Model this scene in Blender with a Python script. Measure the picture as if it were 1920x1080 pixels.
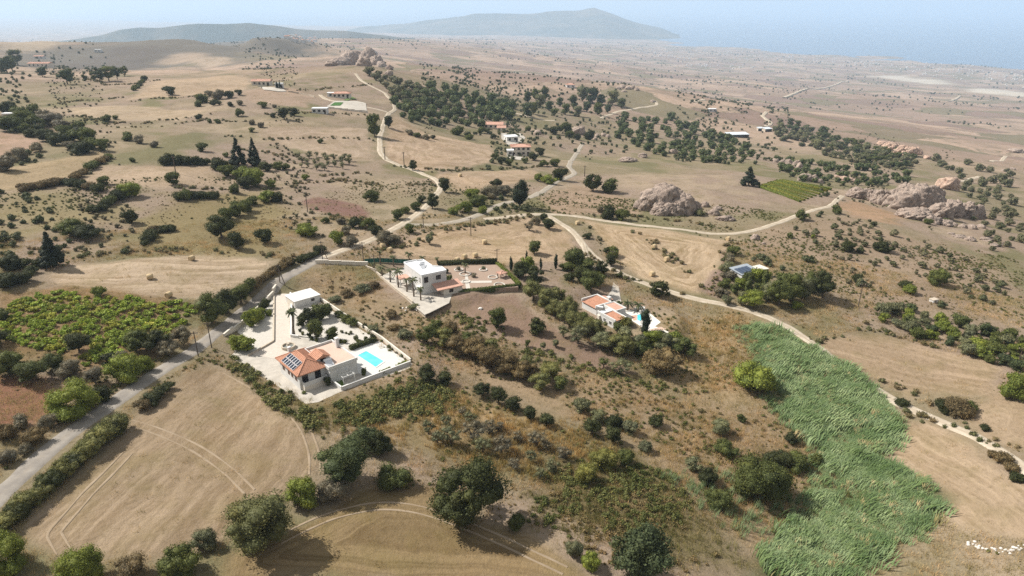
import bpy, bmesh, math, random
import numpy as np
from mathutils import Vector, Matrix
R_ = math.radians
random.seed(7)
rng = np.random.default_rng(7)
scene = bpy.context.scene
for _o in list(bpy.data.objects): bpy.data.objects.remove(_o)
COL = scene.collection

# ------------------------------------------------------------------ camera
CAM_Z, PITCH, FPX = 65.0, R_(22.7), 1281.0
cam_d = bpy.data.cameras.new('camera'); cam = bpy.data.objects.new('camera', cam_d); COL.objects.link(cam)
cam.location = (0, 0, CAM_Z); cam.rotation_euler = (math.pi/2 - PITCH, 0, 0)
cam_d.sensor_width = 36.0; cam_d.lens = 36.0*FPX/1920.0
cam_d.clip_start = 0.5; cam_d.clip_end = 120000.0
scene.camera = cam

# ------------------------------------------------------------------ sky, sun, exposure
SUN_EL, SHADOW = R_(46), Vector((1.0, -0.33, 0)).normalized()
sun_to = Vector((-SHADOW.x*math.cos(SUN_EL), -SHADOW.y*math.cos(SUN_EL), math.sin(SUN_EL)))
sd = bpy.data.lights.new('sun', 'SUN'); so = bpy.data.objects.new('sun', sd); COL.objects.link(so)
sd.energy = 5.0; sd.angle = R_(0.5); sd.color = (1.0, 0.96, 0.91)
so.rotation_euler = sun_to.to_track_quat('Z', 'Y').to_euler(); so.location = (0, 0, 300)
world = bpy.data.worlds.new('World'); scene.world = world; world.use_nodes = True
wn, wl = world.node_tree.nodes, world.node_tree.links
wn.clear()
wo = wn.new('ShaderNodeOutputWorld'); bg = wn.new('ShaderNodeBackground'); sky = wn.new('ShaderNodeTexSky')
sky.sky_type = 'NISHITA'; sky.sun_disc = False; sky.sun_elevation = SUN_EL
sky.sun_rotation = math.atan2(sun_to.x, sun_to.y); sky.altitude = 500; sky.air_density = 1.0; sky.dust_density = 1.6
tc = wn.new('ShaderNodeTexCoord'); mp = wn.new('ShaderNodeMapping'); mp.inputs['Scale'].default_value = (1, 1, 7)
nz = wn.new('ShaderNodeTexNoise'); nz.inputs['Scale'].default_value = 2.6; nz.inputs['Detail'].default_value = 7; nz.inputs['Roughness'].default_value = 0.55
rp = wn.new('ShaderNodeValToRGB'); rp.color_ramp.elements[0].position = 0.28; rp.color_ramp.elements[1].position = 0.56
mx = wn.new('ShaderNodeMix'); mx.data_type = 'RGBA'; mx.inputs[7].default_value = (9.4, 9.6, 9.8, 1)
wl.new(tc.outputs['Generated'], mp.inputs[0]); wl.new(mp.outputs[0], nz.inputs['Vector']); wl.new(nz.outputs[0], rp.inputs[0])
wl.new(rp.outputs[0], mx.inputs[0]); wl.new(sky.outputs[0], mx.inputs[6]); wl.new(mx.outputs[2], bg.inputs[0])
bg.inputs[1].default_value = 0.05; wl.new(bg.outputs[0], wo.inputs[0])
scene.view_settings.view_transform = 'Standard'; scene.view_settings.look = 'None'
scene.view_settings.gamma = 1.0; scene.view_settings.exposure = 0.52; scene.view_settings.use_curve_mapping = False
scene.cycles.max_bounces = 6; scene.cycles.diffuse_bounces = 3; scene.cycles.transparent_max_bounces = 12
scene.cycles.volume_bounces = 1; scene.cycles.use_denoising = False

# ------------------------------------------------------------------ terrain as a height function
CP, SP = math.cos(PITCH), math.sin(PITCH)
SEA = -435.0
def ray(px, py):
    a, b = (px-960.0)/FPX, (540.0-py)/FPX
    return np.array([a, CP + b*SP, -SP + b*CP])
def at(px, py, z=0.0):
    d = ray(px, py); t = (z-CAM_Z)/d[2]
    return np.array([d[0]*t, d[1]*t, z])
def hashn(ix, iy, s):
    h = (ix.astype(np.int64)*374761393 + iy.astype(np.int64)*668265263 + s*974634777) & 0xffffffff
    h = ((h ^ (h >> 13))*1274126177) & 0xffffffff
    return ((h ^ (h >> 16)) & 0xffff)/65535.0*2-1
def vnoise(x, y, s=0):
    ix, iy = np.floor(x), np.floor(y); fx, fy = x-ix, y-iy
    fx, fy = fx*fx*(3-2*fx), fy*fy*(3-2*fy)
    a, b = hashn(ix, iy, s), hashn(ix+1, iy, s); c, d = hashn(ix, iy+1, s), hashn(ix+1, iy+1, s)
    return (a*(1-fx)+b*fx)*(1-fy) + (c*(1-fx)+d*fx)*fy
def sstep(a, b, x):
    t = np.clip((x-a)/(b-a), 0, 1); return t*t*(3-2*t)
# (pixel x, pixel y, height above the villa's ground): surveyed points the ground passes through
CTRL = [(960,1080,-1),(480,1080,1),(0,1080,3),(0,860,3),(0,700,4),(300,700,1.5),(600,690,0),(430,590,1),(590,490,2.5),(300,850,1.5),(620,850,-.5),
 (880,900,-2),(1200,900,-4),(1200,1080,-3.5),(1900,1080,-3),(1480,1040,-7),(1600,950,-8),(1650,830,-7.5),(1600,720,-6),(1450,640,-4.5),(1750,900,-5),(1900,850,-3),(1900,700,-5),(1600,600,-5),
 (1250,560,-3),(1120,590,-2),(1000,700,-3),(1250,700,-5),(800,540,1),(870,460,2),(1250,470,-1),(1000,350,-2),(700,420,3.5),(300,520,4.5),(100,470,7),(0,400,10),(300,300,10),
 (470,305,7),(0,250,14),(600,210,9),(300,200,12),(150,165,11),(0,150,11),(300,152,11),(480,147,11),(640,190,10),(675,126,14),(560,138,11),(800,170,2),(975,275,-13),(1050,330,-6),(850,205,-8),(1000,190,-28),(1170,162,-40),(1070,165,-36),
 (1250,390,-4),(1420,340,-12),(1580,368,-12),(1720,410,-11),(1900,500,-9),(1900,390,-32),(1690,292,-52),(1550,300,-38),(1390,255,-58),(1250,240,-45),(1900,270,-110),(1600,200,-190),(1300,185,-115),(1900,190,-250),(1600,160,-300),
 (1900,150,-370),(1900,128,-431),(1600,108,-432),(1300,86,-433),(1000,130,-135),(850,120,-110),(1000,100,-250),(1150,88,-330),(900,84,-200),(1250,120,-300),(1450,130,-340),
 (300,112,-45),(450,100,-40),(120,105,-20),(0,95,-8),(0,79,-2),(300,69,0),(470,62,2),(150,76,-2),(300,125,-32),(150,125,-22),(450,125,-30),(0,118,-6),(640,108,-30),(560,108,-48),(560,74,-22),(600,90,-50),(700,72,-105),(760,95,-90)]
_pts = [(at(*c)[0], at(*c)[1], c[2]) for c in CTRL]
for az, r, z in [(-50,4200,-160),(-35,4200,-160),(-20,4600,-170),(-10,6500,-230),(-45,9000,-300),(-20,9500,-330),(-5,10500,-380),(5,14000,-440),(20,11000,-470),(40,7600,-470),(50,6000,-460),(35,20000,-520),(0,25000,-520),(-40,25000,-400),
                 (-80,60,3),(-80,250,12),(-80,1000,0),(80,60,-3),(80,250,-12),(80,1000,-140),(0,25,0),(180,60,0),(90,30,-2),(-90,30,2),(62,300,-22),(-60,300,13)]:
    _pts.append((r*math.sin(R_(az)), r*math.cos(R_(az)), z))
_P = np.array(_pts)
def _uv(x, y):
    r = np.sqrt(x*x+y*y); return np.arctan2(x, y)*1.3, np.log(np.maximum(r, 8.0))
def _phi(r2): return np.where(r2 > 1e-12, 0.5*r2*np.log(np.maximum(r2, 1e-12)), 0)
_U, _V = _uv(_P[:, 0], _P[:, 1]); _n = len(_P)
_K = _phi((_U[:, None]-_U)**2 + (_V[:, None]-_V)**2) + np.eye(_n)*0.0008
_Q = np.c_[np.ones(_n), _U, _V]
_sol = np.linalg.solve(np.block([[_K, _Q], [_Q.T, np.zeros((3, 3))]]), np.r_[_P[:, 2], 0, 0, 0])
PADS = []   # (x, y, half-size radius, z) levelled building plots
def height(x, y):
    x, y = np.atleast_1d(np.asarray(x, float)), np.atleast_1d(np.asarray(y, float))
    sh = x.shape; x, y = x.ravel(), y.ravel(); out = np.empty_like(x)
    for i in range(0, len(x), 40000):
        xs, ys = x[i:i+40000], y[i:i+40000]; u, v = _uv(xs, ys)
        z = _phi((u[:, None]-_U)**2 + (v[:, None]-_V)**2) @ _sol[:_n] + _sol[_n] + _sol[_n+1]*u + _sol[_n+2]*v
        r = np.sqrt(xs*xs+ys*ys)
        rough = sstep(60, 600, r)
        z += vnoise(xs/38, ys/38, 1)*(0.5+1.3*rough) + vnoise(xs/13, ys/13, 2)*(0.22+0.5*rough) + vnoise(xs/4.5, ys/4.5, 3)*0.10
        far = sstep(500, 2500, r)*(1-sstep(9000, 12000, r)*0.7)
        z += far*sstep(30, 220, -z)*(vnoise(xs/420, ys/420, 4)*12 + vnoise(xs/160, ys/160, 5)*5)
        for (cx, cy, rad, pz) in PADS:
            w = 1-sstep(rad*0.86, rad*1.2, np.hypot(xs-cx, ys-cy)); z = z*(1-w) + pz*w
        out[i:i+40000] = z
    return out.reshape(sh)
def hz(x, y): return float(height(x, y)[0])
def ground(px, py):
    """where the line of sight through a pixel of the photograph meets the ground"""
    d = ray(px, py)
    if d[2] > -0.005: d[2] = -0.005
    ts = 20*np.exp(np.linspace(0, math.log(1500), 700))
    X, Y, Z = d[0]*ts, d[1]*ts, CAM_Z + d[2]*ts
    below = Z < height(X, Y)
    i = int(np.argmax(below)) if below.any() else len(ts)-1
    lo, hi = ts[max(i-1, 0)], ts[i]
    for _ in range(2):
        t2 = np.linspace(lo, hi, 24); b = (CAM_Z+d[2]*t2) < height(d[0]*t2, d[1]*t2)
        j = int(np.argmax(b)) if b.any() else 23
        lo, hi = t2[max(j-1, 0)], t2[j]
    t = (lo+hi)/2
    return np.array([d[0]*t, d[1]*t, hz(d[0]*t, d[1]*t)])
def ppm(p):
    """pixels of the 1920-wide photograph per metre at a point"""
    return FPX/max(1.0, p[1]*CP - (p[2]-CAM_Z)*SP)

# ------------------------------------------------------------------ helpers
def srgb(r, g, b):
    f = lambda c: (c/255/12.92 if c/255 <= 0.04045 else ((c/255+0.055)/1.055)**2.4)
    return np.array([f(r), f(g), f(b)])
def alb(r, g, b, k=1.62): return tuple(srgb(r, g, b)/k)
class NT:
    """small wrapper for building node trees"""
    def __init__(s, name):
        s.m = bpy.data.materials.new(name); s.m.use_nodes = True; s.t = s.m.node_tree; s.t.nodes.clear()
        s.out = s.t.nodes.new('ShaderNodeOutputMaterial')
    def n(s, typ, ins=None, **kw):
        nd = s.t.nodes.new('ShaderNode'+typ)
        for k, v in kw.items(): setattr(nd, k, v)
        for k, v in (ins or {}).items():
            if hasattr(v, 'is_output') or isinstance(v, bpy.types.NodeSocket): s.t.links.new(v, nd.inputs[k])
            else: nd.inputs[k].default_value = v
        return nd
    def math(s, op, a, b=None, c=None, clamp=False):
        ins = {0: a}
        if b is not None: ins[1] = b
        if c is not None: ins[2] = c
        return s.n('Math', ins, operation=op, use_clamp=clamp).outputs[0]
    def mix(s, f, a, b, blend='MIX'):
        c4 = lambda c: (*c, 1) if isinstance(c, (tuple, list, np.ndarray)) and len(c) == 3 else c
        return s.n('Mix', {0: f, 6: c4(a), 7: c4(b)}, data_type='RGBA', blend_type=blend, clamp_factor=True).outputs[2]
    def noise(s, vec, scale, detail=3, rough=0.55, dist=0.0):
        return s.n('TexNoise', {'Vector': vec, 'Scale': scale, 'Detail': detail, 'Roughness': rough, 'Distortion': dist}).outputs[0]
    def ramp(s, f, p0, p1):
        return s.n('MapRange', {0: f, 1: p0, 2: p1, 3: 0.0, 4: 1.0}, clamp=True).outputs[0]
    def pos(s): return s.n('NewGeometry').outputs['Position']
    def done(s, col, rough=0.9, spec=0.2, bump=None, bstr=0.3, bdist=0.1, **extra):
        p = s.n('BsdfPrincipled', {'Base Color': (*col, 1) if isinstance(col, (tuple, list, np.ndarray)) and len(col) == 3 else col, 'Roughness': rough, 'Specular IOR Level': spec, **extra})
        if bump is not None:
            b = s.n('Bump', {'Strength': bstr, 'Distance': bdist, 'Height': bump}); s.t.links.new(b.outputs[0], p.inputs['Normal'])
        s.t.links.new(p.outputs[0], s.out.inputs[0]); return s.m
MATS = {}
def plain(name, col, rough=0.85, var=0.12, scale=1.2, spec=0.2, bstr=0.15, **ex):
    """a painted or natural surface with mottling, streaks and slight relief"""
    if name in MATS: return MATS[name]
    t = NT(name); p = t.n('TexCoord').outputs['Object']
    a = t.noise(p, scale, 5, 0.6); b = t.noise(p, scale*9, 3, 0.6)
    f = t.math('ADD', t.math('MULTIPLY', a, 0.65), t.math('MULTIPLY', b, 0.35))
    c = t.mix(t.ramp(f, 0.32, 0.68), np.array(col)*(1-var*1.6), np.minimum(np.array(col)*(1+var), 0.9))
    MATS[name] = t.done(c, rough, spec, b, bstr, 0.05, **ex); return MATS[name]

def link(o, parent=None):
    COL.objects.link(o)
    if parent is not None: o.parent = parent
    return o
def mesh_obj(name, verts, faces, mat, parent=None, smooth=False):
    me = bpy.data.meshes.new(name); me.from_pydata([tuple(map(float, v)) for v in verts], [], [tuple(f) for f in faces]); me.update()
    if mat is not None: me.materials.append(mat)
    if smooth: me.shade_smooth()
    return link(bpy.data.objects.new(name, me), parent)
def tag(o, label=None, cat=None, group=None, kind=None):
    if label: o['label'] = label
    if cat: o['category'] = cat
    if group: o['group'] = group
    if kind: o['kind'] = kind
    return o
def empty(name, loc, rz=0.0, label=None, cat=None, group=None):
    o = bpy.data.objects.new(name, None); o.location = tuple(map(float, loc)); o.rotation_euler = (0, 0, rz); o.empty_display_size = 0.5
    return tag(link(o), label, cat, group)
class MB:
    """collects boxes, prisms and tubes into ONE mesh"""
    def __init__(s): s.v, s.f = [], []
    def add(s, v, f):
        k = len(s.v); s.v += [tuple(map(float, p)) for p in v]; s.f += [tuple(i+k for i in q) for q in f]; return s
    def box(s, x0, x1, y0, y1, z0, z1):
        return s.add([(x0,y0,z0),(x1,y0,z0),(x1,y1,z0),(x0,y1,z0),(x0,y0,z1),(x1,y0,z1),(x1,y1,z1),(x0,y1,z1)],
                     [(0,3,2,1),(4,5,6,7),(0,1,5,4),(1,2,6,5),(2,3,7,6),(3,0,4,7)])
    def prism(s, poly, z0, z1):
        n = len(poly); a = sum(poly[i][0]*poly[(i+1) % n][1]-poly[(i+1) % n][0]*poly[i][1] for i in range(n))
        if a < 0: poly = poly[::-1]
        v = [(x, y, z0) for x, y in poly] + [(x, y, z1) for x, y in poly]
        return s.add(v, [tuple(range(n))[::-1], tuple(range(n, 2*n))] + [(i, (i+1) % n, n+(i+1) % n, n+i) for i in range(n)])
    def bar(s, a, b, w, h):
        a, b = Vector(a), Vector(b); d = (b-a).normalized(); up = Vector((0,0,1)) if abs(d.z) < 0.95 else Vector((0,1,0))
        sx = d.cross(up).normalized()*w/2; sz = sx.cross(d).normalized()*h/2
        return s.add([a-sx-sz, a+sx-sz, a+sx+sz, a-sx+sz, b-sx-sz, b+sx-sz, b+sx+sz, b-sx+sz], [(0,3,2,1)[::-1],(4,5,6,7)[::-1],(0,1,5,4)[::-1],(1,2,6,5)[::-1],(2,3,7,6)[::-1],(3,0,4,7)[::-1]])
    def tube(s, pts, rad, n=8, cap=True):
        k = len(s.v); m = len(pts)
        for i, p in enumerate(pts):
            p = Vector(p); d = (Vector(pts[min(i+1, m-1)])-Vector(pts[max(i-1, 0)])).normalized()
            up = Vector((0,0,1)) if abs(d.z) < 0.9 else Vector((1,0,0)); a = d.cross(up).normalized(); b = d.cross(a).normalized()
            r = rad[i] if hasattr(rad, '__len__') else rad
            for j in range(n): q = p + (a*math.cos(2*math.pi*j/n)+b*math.sin(2*math.pi*j/n))*r; s.v.append(tuple(q))
        for i in range(m-1):
            for j in range(n): s.f.append((k+i*n+j, k+i*n+(j+1) % n, k+(i+1)*n+(j+1) % n, k+(i+1)*n+j))
        if cap: s.f.append(tuple(k+j for j in range(n))[::-1]); s.f.append(tuple(k+(m-1)*n+j for j in range(n)))
        return s
    def build(s, name, mat, parent=None, smooth=False): return mesh_obj(name, s.v, s.f, mat, parent, smooth)

# levelled plots under the three villas
_pa, _pb, _pc = at(610, 668, 0), at(815, 535, 1.0), at(1150, 590, -2.4)
PADS += [(_pa[0], _pa[1]-1, 21, 0.0), (at(528,592,0)[0]+3, at(528,592,0)[1]+1, 15, 0.0), (_pb[0]-2, _pb[1]+2, 14, 1.0), (_pc[0]+3, _pc[1], 13, -2.4)]

# ------------------------------------------------------------------ ground sheet
STRAW, TAN, DRY, BROWN, RED, GREENISH = (203,177,144), (186,157,122), (168,139,104), (150,123,98), (156,102,72), (136,126,78)
FIELDS = [  # outline in photograph pixels -> world polygon; colour; mowing-line strength; line spacing (m); edge softness (m)
 ([(415,690),(500,745),(600,825),(612,860),(560,910),(430,1005),(330,1040),(130,1052),(62,1020),(52,985),(240,795),(320,722),(390,682)], (178,152,118), .75, 1.7, 1.5, ((60,1000),(330,722))),
 ([(830,925),(700,915),(560,985),(440,1040),(430,1090),(1120,1090),(1000,1000),(930,985)], (154,128,82), .9, 1.5, 1.5),
 ([(75,522),(130,497),(370,479),(525,487),(500,512),(420,548),(370,566),(300,557),(110,532)], STRAW, .8, 2.2, 1.5, ((75,522),(525,487))),
 ([(0,555),(110,538),(370,568),(330,620),(270,690),(160,700),(0,650)], (154,122,78), .2, 2, 2),
 ([(-40,712),(110,705),(120,740),(100,790),(-40,810)], RED, .2, 2, 2),
 ([(720,465),(830,430),(1000,407),(1058,425),(1088,470),(1080,492),(960,494),(860,498),(760,492)], (198,168,131), .8, 2.4, 1.5),
 ([(1090,412),(1230,430),(1300,442),(1365,452),(1350,505),(1310,550),(1200,522),(1160,485)], (210,180,140), 1.0, 2.6, 1.5),
 ([(825,575),(850,552),(970,548),(985,570),(1050,620),(1140,668),(1195,702),(1130,692),(1000,655),(900,610)], (158,126,104), .15, 2, 1.5),
 ([(1310,545),(1345,505),(1362,470),(1375,520),(1350,560)], (165,135,118), .2, 2, 1.5),
 ([(1680,790),(1740,785),(1850,850),(1930,920),(1930,1010),(1800,990),(1735,910),(1668,852)], (192,163,126), .6, 2.2, 2, ((1700,800),(1930,960))),
 ([(1530,645),(1640,622),(1780,662),(1885,690),(1850,742),(1700,750),(1600,690)], (190,161,126), .6, 2.4, 2, ((1560,660),(1870,720))),
 ([(1760,768),(1860,738),(1940,725),(1940,850),(1850,822)], (190,161,124), .5, 2.4, 2),
 ([(-40,245),(55,255),(78,266),(60,287),(-40,305)], (188,152,124), .3, 3, 2),
 ([(-40,325),(100,302),(190,285),(205,292),(160,322),(70,350),(-40,362)], (184,158,116), .3, 3, 2),
 ([(185,312),(330,310),(395,314),(432,347),(320,352),(150,347)], (190,163,132), .4, 3, 2),
 ([(130,202),(250,197),(385,207),(330,227),(220,227),(140,214)], (194,168,134), .3, 4, 2),
 ([(245,187),(295,152),(440,141),(470,150),(460,167),(330,182)], (198,168,134), .3, 4, 2),
 ([(470,247),(560,237),(690,242),(702,302),(640,302),(540,277)], (188,162,134), .5, 4, 2),
 ([(725,227),(742,217),(800,252),(920,272),(930,302),(880,317),(780,320),(725,302)], (198,168,136), .8, 4, 2),
 ([(450,172),(560,167),(590,182),(575,202),(530,197),(470,192)], (182,152,126), .3, 4, 2),
 ([(820,327),(1000,317),(1020,332),(900,362),(850,360)], (196,166,132), .6, 4, 2),
 ([(1010,372),(1080,347),(1170,372),(1200,402),(1040,400)], (182,152,122), .4, 3, 2),
 ([(565,377),(600,367),(680,387),(690,407),(640,407),(580,394)], (148,104,94), .3, 2, 1.5),
 ([(1570,385),(1600,378),(1700,405),(1690,425),(1600,410)], (186,146,108), .1, 3, 3),
 ([(330,370),(520,360),(560,400),(520,470),(330,470),(180,480),(230,420)], (152,134,84), .1, 3, 8),
 ([(0,370),(180,365),(230,410),(90,440),(0,470)], (154,138,92), .2, 3, 8),
 ([(600,745),(770,700),(900,745),(1080,800),(1160,840),(1000,850),(800,830),(700,790)], (146,127,84), .1, 2, 5),
 ([(430,672),(600,790),(700,800),(800,835),(960,905),(1000,965),(1120,1020),(1300,1065),(1400,1055),(1180,835),(1080,800),(900,745),(780,715),(640,745),(520,740)], (126,112,68), .05, 2, 4),
 ([(690,790),(760,745),(850,735),(960,775),(1010,800),(900,815),(800,810)], (184,152,100), .05, 2, 5),
 ([(560,512),(660,508),(760,575),(1000,680),(1250,740),(1480,790),(1570,840),(1430,1050),(1180,820),(900,720),(700,600)], (168,141,104), .1, 2, 3),
 ([(1220,610),(1400,580),(1470,620),(1380,660),(1400,740),(1300,740),(1230,690)], (178,150,104), .1, 2, 5),
 ([(1390,440),(1560,400),(1750,450),(1900,520),(1900,620),(1640,570),(1560,520),(1420,470)], (166,140,112), .1, 3, 8),
 ([(-60,84),(150,80),(300,71),(470,63),(580,72),(610,100),(450,122),(300,128),(100,132),(-60,118)], (120,114,106), .0, 8, 60),
 ([(290,118),(320,100),(385,98),(380,112),(330,122)], (192,166,140), .1, 8, 6),
 ([(350,118),(370,106),(435,108),(430,120),(380,128)], (196,170,142), .1, 8, 6),
 ([(0,88),(120,78),(160,74),(120,84),(0,95)], (190,168,140), .1, 8, 6),
 ([(100,120),(220,85),(330,98),(290,118),(240,132),(130,132)], (110,102,98), .0, 8, 20),
 ([(1622,142),(1650,141),(1690,140),(1720,147),(1760,149),(1790,158),(1740,158),(1690,152),(1650,147)], (226,212,190), .0, 8, 45),
 ([(1800,166),(1850,164),(1900,172),(1940,172),(1940,183),(1890,181),(1840,176),(1810,173)], (226,212,190), .0, 8, 45),
 ([(1388,622),(1420,612),(1500,652),(1620,722),(1686,800),(1640,858),(1745,905),(1782,940),(1690,1015),(1590,1090),(1400,1090),(1440,1040),(1525,900),(1490,805),(1440,720)], (104,106,66), .0, 3, 2),
]
def world_poly(px): return np.array([ground(x, y)[:2] for x, y in px])
def poly_sd(P, x, y):
    """signed distance to a polygon (positive inside)"""
    d2 = np.full(x.shape, 1e18); ins = np.zeros(x.shape, bool); n = len(P)
    for i in range(n):
        ax, ay = P[i]; bx, by = P[(i+1) % n]; ex, ey = bx-ax, by-ay
        t = np.clip(((x-ax)*ex+(y-ay)*ey)/(ex*ex+ey*ey+1e-9), 0, 1)
        d2 = np.minimum(d2, (x-ax-t*ex)**2+(y-ay-t*ey)**2)
        c = ((ay > y) != (by > y)) & (x < (bx-ax)*(y-ay)/(by-ay+1e-12)+ax); ins ^= c
    d = np.sqrt(d2); return np.where(ins, d, -d)
def graded(lo, hi, step, end_lo, end_hi, g):
    c = list(np.arange(lo, hi+step, step)); s = step
    while c[-1] < end_hi: s *= g; c.append(c[-1]+s)
    s = step; b = []; x = lo
    while x > end_lo: s *= g; x -= s; b.append(x)
    return np.array(b[::-1]+c)
GX = graded(-190, 190, 0.85, -26000, 26000, 1.035); GY = graded(40, 330, 0.85, -400, 26000, 1.022)
XX, YY = np.meshgrid(GX, GY); ZZ = height(XX, YY)
nx, ny = len(GX), len(GY)
gx, gy, gr = XX.ravel(), YY.ravel(), np.hypot(XX, YY).ravel()
colr = np.empty((nx*ny, 3)); nz1 = vnoise(gx/55, gy/55, 11)*.6+vnoise(gx/17, gy/17, 12)*.4; nz2 = vnoise(gx/23, gy/23, 13)*.6+vnoise(gx/7, gy/7, 14)*.4
w = sstep(-.35, .45, nz1)[:, None]; colr[:] = srgb(166,141,119)*(1-w) + srgb(152,136,100)*w
w = sstep(.05, .5, nz2)[:, None]; colr[:] = colr*(1-w) + srgb(130,124,80)*w
w = sstep(.2, .6, -nz2)[:, None]*.7; colr[:] = colr*(1-w) + srgb(184,160,128)*w
fd, fs = np.zeros(nx*ny), np.zeros(nx*ny)
farw = sstep(420, 900, gr)
wob = vnoise(gx/9, gy/9, 21)*1.0+vnoise(gx/3.2, gy/3.2, 22)*.5
for px, c, s, sp, soft, *ax in FIELDS:
    P = world_poly(px); pad = 10+soft*2
    i = np.where((gx > P[:, 0].min()-pad) & (gx < P[:, 0].max()+pad) & (gy > P[:, 1].min()-pad) & (gy < P[:, 1].max()+pad))[0]
    d = poly_sd(P, gx[i], gy[i]); m = sstep(-soft, soft, d+wob[i]*soft*.8)
    cc = srgb(*c)*(1+0.10*vnoise(gx[i]/14, gy[i]/14, 31)[:, None]) 
    colr[i] = colr[i]*(1-m[:, None])+cc*m[:, None]
    fs[i] = fs[i]*(1-m)+s*m; dd = d
    if ax: a_, b_ = ground(*ax[0][0])[:2], ground(*ax[0][1])[:2]; n_ = np.array([-(b_-a_)[1], (b_-a_)[0]])/np.linalg.norm(b_-a_); dd = (gx[i]-a_[0])*n_[0]+(gy[i]-a_[1])*n_[1]
    fd[i] = np.where(m > .4, dd/sp, fd[i]); farw[i] *= 1-m
lum = colr.mean(1, keepdims=True); colr = lum+(colr-lum)*.76; colr /= 1.62
me = bpy.data.meshes.new('ground')
me.vertices.add(nx*ny); me.vertices.foreach_set('co', np.c_[gx, gy, ZZ.ravel()].astype(np.float32).ravel())
ii = (np.arange(ny-1)[:, None]*nx+np.arange(nx-1)).ravel(); nq = len(ii)
me.loops.add(nq*4); me.loops.foreach_set('vertex_index', np.c_[ii, ii+1, ii+nx+1, ii+nx].astype(np.int32).ravel())
me.polygons.add(nq); me.polygons.foreach_set('loop_start', (np.arange(nq)*4).astype(np.int32)); me.update(calc_edges=True); me.validate(); me.shade_smooth()
def pattr(me, name, arr, typ='FLOAT'):
    a = me.attributes.new(name, typ, 'POINT')
    if typ == 'FLOAT_COLOR': a.data.foreach_set('color', np.c_[arr, np.ones(len(arr))].astype(np.float32).ravel())
    else: a.data.foreach_set('value', arr.astype(np.float32))
pattr(me, 'soil', colr, 'FLOAT_COLOR'); pattr(me, 'mow', fd); pattr(me, 'mow_strength', fs); pattr(me, 'patchwork', farw)
t = NT('dry_ground'); p = t.pos()
A = lambda n: t.n('Attribute', attribute_name=n)
base = A('soil').outputs['Color']; mow, ms, fw = A('mow').outputs['Fac'], A('mow_strength').outputs['Fac'], A('patchwork').outputs['Fac']
n30, n6, n1, n02 = t.noise(p, 0.035, 4), t.noise(p, 0.17, 5, 0.62), t.noise(p, 1.1, 4, 0.65), t.noise(p, 4.5, 3, 0.7)
# far patchwork of small fields
pw = t.n('VectorMath', {0: p, 1: t.n('VectorMath', {0: t.n('TexNoise', {'Vector': p, 'Scale': 0.006, 'Detail': 3}).outputs[1], 'Scale': 150.0}, operation='SCALE').outputs[0]}, operation='ADD').outputs[0]
pw = t.n('VectorMath', {0: pw, 1: (1, 1, 0)}, operation='MULTIPLY').outputs[0]
vo = t.n('TexVoronoi', {'Vector': pw, 'Scale': 0.0085}); vr = t.n('SeparateColor', {0: vo.outputs['Color']})
pc = t.mix(t.ramp(vr.outputs[0], .3, .7), alb(172,147,132), alb(198,172,152)); pc = t.mix(t.ramp(vr.outputs[1], .72, .8), pc, alb(140,130,106)); pc = t.mix(t.ramp(vr.outputs[2], .8, .86), pc, alb(154,130,120))
ve = t.n('TexVoronoi', {'Vector': pw, 'Scale': 0.0085}, feature='DISTANCE_TO_EDGE').outputs[0]
edge = t.math('MULTIPLY', t.math('SUBTRACT', 1.0, t.ramp(ve, .0, .06)), t.ramp(n6, .42, .6))
pc = t.mix(t.math('MULTIPLY', edge, .8), pc, alb(106,104,84))
pc = t.mix(t.math('MULTIPLY', t.ramp(t.noise(p, 0.011, 6, .65), .5, .64), .6), pc, alb(136,122,106))
c = t.mix(fw, base, pc)
c = t.mix(t.math('MULTIPLY', t.ramp(n30, .3, .7), .35), c, t.mix(1.0, c, (1.12, 1.05, .95), 'MULTIPLY'))
sc = t.math('SUBTRACT', 1.0, ms, clamp=True)
c = t.mix(t.math('MULTIPLY', t.ramp(n6, .5, .72), t.math('MULTIPLY', sc, .55)), c, alb(112,104,66))
c = t.mix(t.math('MULTIPLY', t.ramp(n1, .50, .72), t.math('MULTIPLY_ADD', sc, .30, .26)), c, alb(98,84,56))
c = t.mix(t.math('MULTIPLY', t.ramp(n02, .5, .75), t.math('MULTIPLY_ADD', sc, .2, .34)), c, alb(196,172,128))
# mowing lines follow the field's outline
ph = t.math('MULTIPLY_ADD', t.noise(p, 0.022, 4, .6), 8.0, mow); ph = t.math('MULTIPLY_ADD', n1, .25, ph)
al = t.n('VectorMath', {0: p, 'Scale': .05}, operation='SCALE').outputs[0]
wv = t.ramp(t.noise(t.n('VectorMath', {0: t.n('CombineXYZ', {0: t.math('MULTIPLY', ph, 1.15)}).outputs[0], 1: al}, operation='ADD').outputs[0], 1.0, 4, .72), .42, .58)
lf = t.math('MULTIPLY', t.math('MULTIPLY', wv, t.ramp(t.noise(p, .09, 4, .65), .22, .55)), ms)
c = t.mix(t.math('MULTIPLY', lf, .75), c, t.mix(1.0, c, (.55, .50, .40), 'MULTIPLY'))
c = t.mix(t.math('MULTIPLY', t.math('MULTIPLY', t.ramp(wv, .35, .0), ms), .35), c, t.mix(1.0, c, (1.22, 1.2, 1.16), 'MULTIPLY'))
c = t.mix(t.math('MULTIPLY', t.math('MULTIPLY', t.ramp(n6, .46, .68), ms), .42), c, alb(140,124,78))
c = t.mix(t.math('MULTIPLY', t.math('MULTIPLY', t.ramp(t.noise(p, .028, 5, .7), .5, .66), ms), .30), c, alb(146,118,84))
hb = t.math('ADD', t.math('MULTIPLY', n1, .5), t.math('ADD', t.math('MULTIPLY', n02, .25), t.math('MULTIPLY', n6, .8)))
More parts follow.
